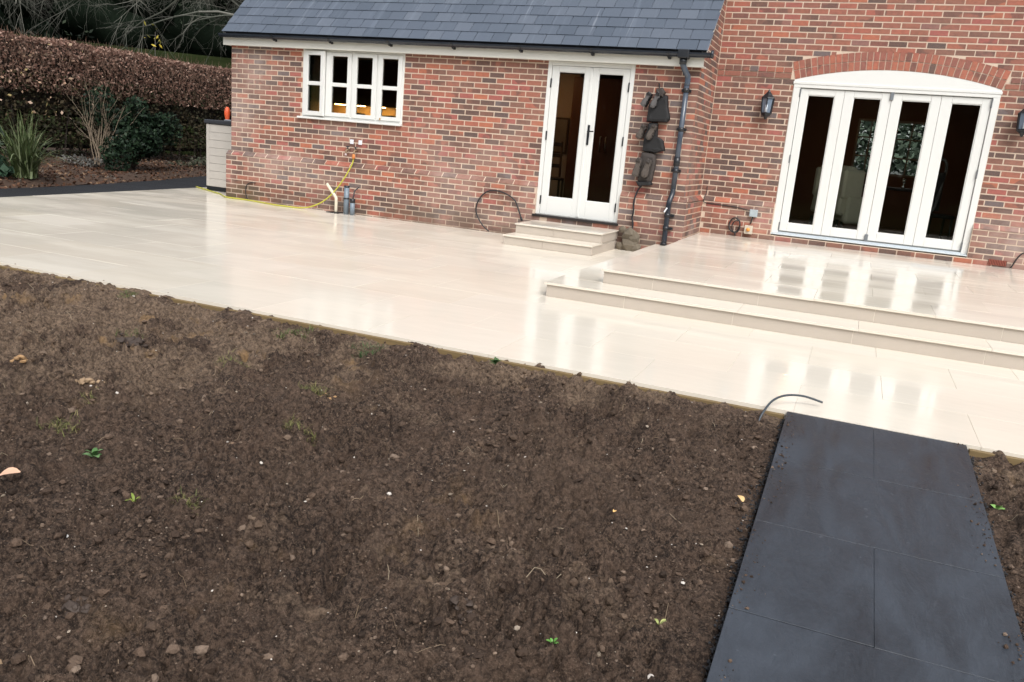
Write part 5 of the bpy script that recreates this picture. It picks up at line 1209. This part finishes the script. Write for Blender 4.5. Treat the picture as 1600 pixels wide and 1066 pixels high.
hp = [(2.292, -.105, -1.62), (2.270, -.12, -1.72), (2.17, -.16, -1.93), (2.02, -.19, -2.14), (1.85, -.22, -2.30), (1.65, -.25, -2.40), (1.46, -.26, -2.438), (1.2, -.275, -2.441), (.95, -.27, -2.441), (.6, -.17, -2.441), (.25, -.10, -2.441), (-.1, -.09, -2.441), (-.28, .02, -2.441), (-.55, .25, -2.441), (-.85, .42, -2.441), (-1.15, .60, -2.441), (-1.45, .78, -2.441), (-1.70, .92, -2.441)]
MB().tube(smoothpath(hp, 6), .0105, 8).build('garden_hose', HOSE, label='yellow garden hose curving from the tap along the wall base to the storage box', cat='hose')
# waste pipes
PCR = plain('cream_pipe', (.62, .56, .44), .5, 12, .15)
MB().tube(smoothpath([(1.87, -.16, -2.035), (1.93, -.17, -2.095), (2.045, -.19, -2.205), (2.072, -.20, -2.26), (2.072, -.20, -2.44)], 5), .024, 10).build('waste_pipe', PCR, label='short cream waste pipe with a bend, standing in the gully', cat='pipe')
dpz = empty('drain_pipe', (2.255, -.20, ZL), label='tall grey capped drain pipe beside the cream waste pipe', cat='pipe'); MB().tube([(0, 0, .0), (0, 0, .41)], .040, 14).build('pipe_body', GREY, dpz); MB().tube([(0, 0, .23), (0, 0, .25)], .045, 14).build('collar', BLACK, dpz); MB().tube([(0, 0, .405), (0, 0, .43)], .044, 14).build('cap', DKPIPE, dpz)
dpz = empty('drain_pipe', (2.365, -.20, ZL), label='shorter grey duct with a black cable coming out of its top', cat='pipe'); MB().tube([(0, 0, .0), (0, 0, .19)], .037, 14).build('pipe_body', GREY, dpz); MB().tube([(0, 0, .185), (0, 0, .245)], .040, 14).build('collar', BLACK, dpz); MB().tube(smoothpath([(0, 0, .23), (.005, .02, .30), (.0, .05, .36), (.04, .10, .42)], 4), .010, 6).build('cable', BLACK, dpz)
gy = empty('gully', (2.05, -.20, ZL), label='black gully grate under the cream waste pipe', cat='gully'); MB().cbox(-.11, .11, -.07, .09, .001, .012, .003).build('rim', BLACK, gy)
# cables
CBL = plain('black_cable', (.018, .017, .018), .45)
MB().tube(smoothpath([(4.60, -.10, -2.44), (4.50, -.12, -2.36), (4.40, -.12, -2.22), (4.38, -.11, -2.10), (4.43, -.09, -1.97), (4.53, -.085, -1.885), (4.66, -.08, -1.862), (4.80, -.085, -1.885), (4.95, -.09, -1.96), (5.02, -.09, -2.08), (5.085, -.10, -2.215)], 5), .0105, 7).build('wall_cable', CBL, label='black cable looping over the plinth left of the french door', cat='cable')
MB().tube([(5.075, -.10, -2.19), (5.095, -.105, -2.235)], .017, 8).build('cable_end', BLACK, label='capped black end of the looping cable beside the door steps', cat='cable end')
MB().tube(smoothpath([(.30, -.08, -2.44), (.26, -.085, -2.33), (.27, -.08, -2.22), (.34, -.07, -2.165), (.44, -.066, -2.16)], 5), .007, 6).build('wall_cable', CBL, label='thin black cable poking up the plinth near the left corner of the house', cat='cable')
MB().tube(smoothpath([(9.10, -6.56, -2.53), (9.115, -6.52, -2.47), (9.15, -6.43, -2.415), (9.21, -6.34, -2.395), (9.30, -6.27, -2.40), (9.40, -6.235, -2.425)], 6), .0062, 8).build('patio_cable', plain('blue_grey_cable', (.035, .045, .055), .4), label='bent dark cable end lying over the patio edge at the dark path', cat='cable')
# sockets on the plinth by the terrace
jb = empty('junction_box', (8.065, YR - PP, -1.86), label='grey junction box on the plinth left of the folding doors', cat='junction box'); MB().cbox(-.055, .055, -.055, -.001, -.05, .05, .006).build('box_body', plain('box_grey', (.36, .42, .45), .45, 10, .1), jb); MB().tube([(.0, -.03, -.05), (-.01, -.03, -.10), (-.02, -.03, -.15)], .010, 6).build('cable', CBL, jb)
ip = empty('outdoor_socket', (8.03, YR - PP, -2.09), label='cream outdoor socket with an orange knob low on the wall', cat='socket'); MB().cbox(-.055, .055, -.07, -.001, -.062, .055, .006).build('box_body', plain('socket_cream', (.52, .47, .38), .5, 10, .1), ip); m = MB(); m.tube([(0, -.07, .0), (0, -.088, .0)], .026, 12); m.build('knob', plain('orange_knob', (.72, .30, .06), .4), ip)
m = MB()
cp = [(7.83 + .075 * cos(t), YR - PP - .03 - .01 * sin(t * 2), -2.05 + .10 * sin(t)) for t in np.linspace(-1.3, 5.4, 22)]; m.tube(cp, .011, 7); cp = [(7.855 + .055 * cos(t), YR - PP - .045, -2.07 + .085 * sin(t)) for t in np.linspace(1.2, 7.0, 18)]; m.tube(cp, .009, 6); m.tube([(7.85, YR - PP - .04, -2.14), (7.86, YR - PP - .05, -2.195)], .012, 6)
m.build('cable_coil', CBL, label='coil of black cable at the foot of the wall left of the socket', cat='cable')
MB().tube(smoothpath([(7.365, YR - .02, -1.55), (7.37, YR - .03, -1.63), (7.355, YR - .08, -1.72), (7.365, YR - PP - .01, -1.78), (7.55, YR - PP - .01, -1.79), (7.8, YR - PP - .01, -1.80), (8.01, YR - PP - .02, -1.83)], 4), .006, 6).build('wall_cable', CBL, label='thin cable from the inner corner to the junction box', cat='cable')
MB().tube(smoothpath([(11.46, YR - PP - .02, -1.98), (11.40, YR - PP - .03, -2.0), (11.36, YR - PP - .03, -2.06), (11.33, YR - PP - .03, -2.14), (11.31, YR - PP - .03, -2.195)], 4), .009, 6).build('wall_cable', CBL, label='black cable curving down to the terrace at the right edge', cat='cable')
ab = empty('air_brick', (11.155, YR - PP, -2.150), label='red terracotta air brick at the terrace level right of the folding doors', cat='air brick'); TC = plain('terracotta', (.27, .075, .05), .8, 30, .2)
MB().cbox(-.105, .105, -.004, .01, -.034, .034, .002).build('plate', plain('terracotta_dark', (.09, .03, .02), .9), ab)
m = MB()
for i in range(11): m.box(-.1 + i * .0185, -.1 + i * .0185 + .010, -.012, -.0045, -.03, .03)
m.box(-.105, .105, -.0125, -.0042, .0305, .034); m.box(-.105, .105, -.0125, -.0042, -.034, -.0305); m.build('grille', TC, ab)
# storage box round the corner
sb = empty('storage_box', (-.72, 1.1, ZL), label='pale plank-sided plastic storage box with a dark lid beside the house corner', cat='storage box')
BXM = plain('beige_plastic', (.46, .43, .39), .6, 6, .08, bump=.2); LIDM = plain('charcoal_plastic', (.028, .030, .036), .5, 9, .2)
MB().cbox(-.525, .50, -.40, .42, .075, 1.14, .004).build('carcass', plain('beige_shadow_plastic', (.28, .26, .24), .7), sb)  # darker copy of the beige: shade between planks put into the colour
for i in range(8):
    z0 = .08 + i * .1325; MB().cbox(-.475, .455, -.410, -.4005, z0, z0 + .128, .003).build('plank', BXM, sb); MB().cbox(-.5345, -.5255, -.36, .40, z0, z0 + .128, .003).build('plank', BXM, sb)
for x in (-.532, .457): MB().cbox(x, x + .055, -.414, -.4003, .08, 1.138, .004).build('corner_post', BXM, sb)
MB().cbox(-.53, .51, -.405, .425, .002, .073, .004).build('base', BLACK, sb); MB().cbox(-.575, .54, -.435, .45, 1.142, 1.215, .015).build('lid', LIDM, sb)
ob2 = empty('bottle', (-.925, .84, ZL + 1.216), label='slim orange plastic bottle standing on the storage box lid', cat='bottle'); OR = plain('orange_red_plastic', (.80, .13, .045), .35)
MB().lathe([(.034, 0), (.034, .03), (.050, .10), (.052, .14), (.040, .20), (.018, .235)], (0, 0, 0), 14).build('bottle_body', OR, ob2); MB().lathe([(.055, 0), (.055, .012), (.03, .02)], (0, 0, 0), 14).build('foot', plain('grey_foot', (.35, .38, .42), .5), ob2)
MB().lathe([(.05, 0), (.055, .05), (.045, .10), (.02, .115)], (0, 0, 0), 14).build('tub', plain('red_plastic', (.62, .03, .03), .35), loc=(-.762, .84, ZL + 1.216), label='small red tub on the lid tucked against the brick corner', cat='tub')
MB().cbox(-.05, .07, -.04, .04, 0, .022, .006).build('cloth', plain('grey_cloth', (.32, .36, .40), .8), loc=(-.86, .80, ZL + 1.2162), label='folded grey-blue cloth beside the orange bottle', cat='cloth')
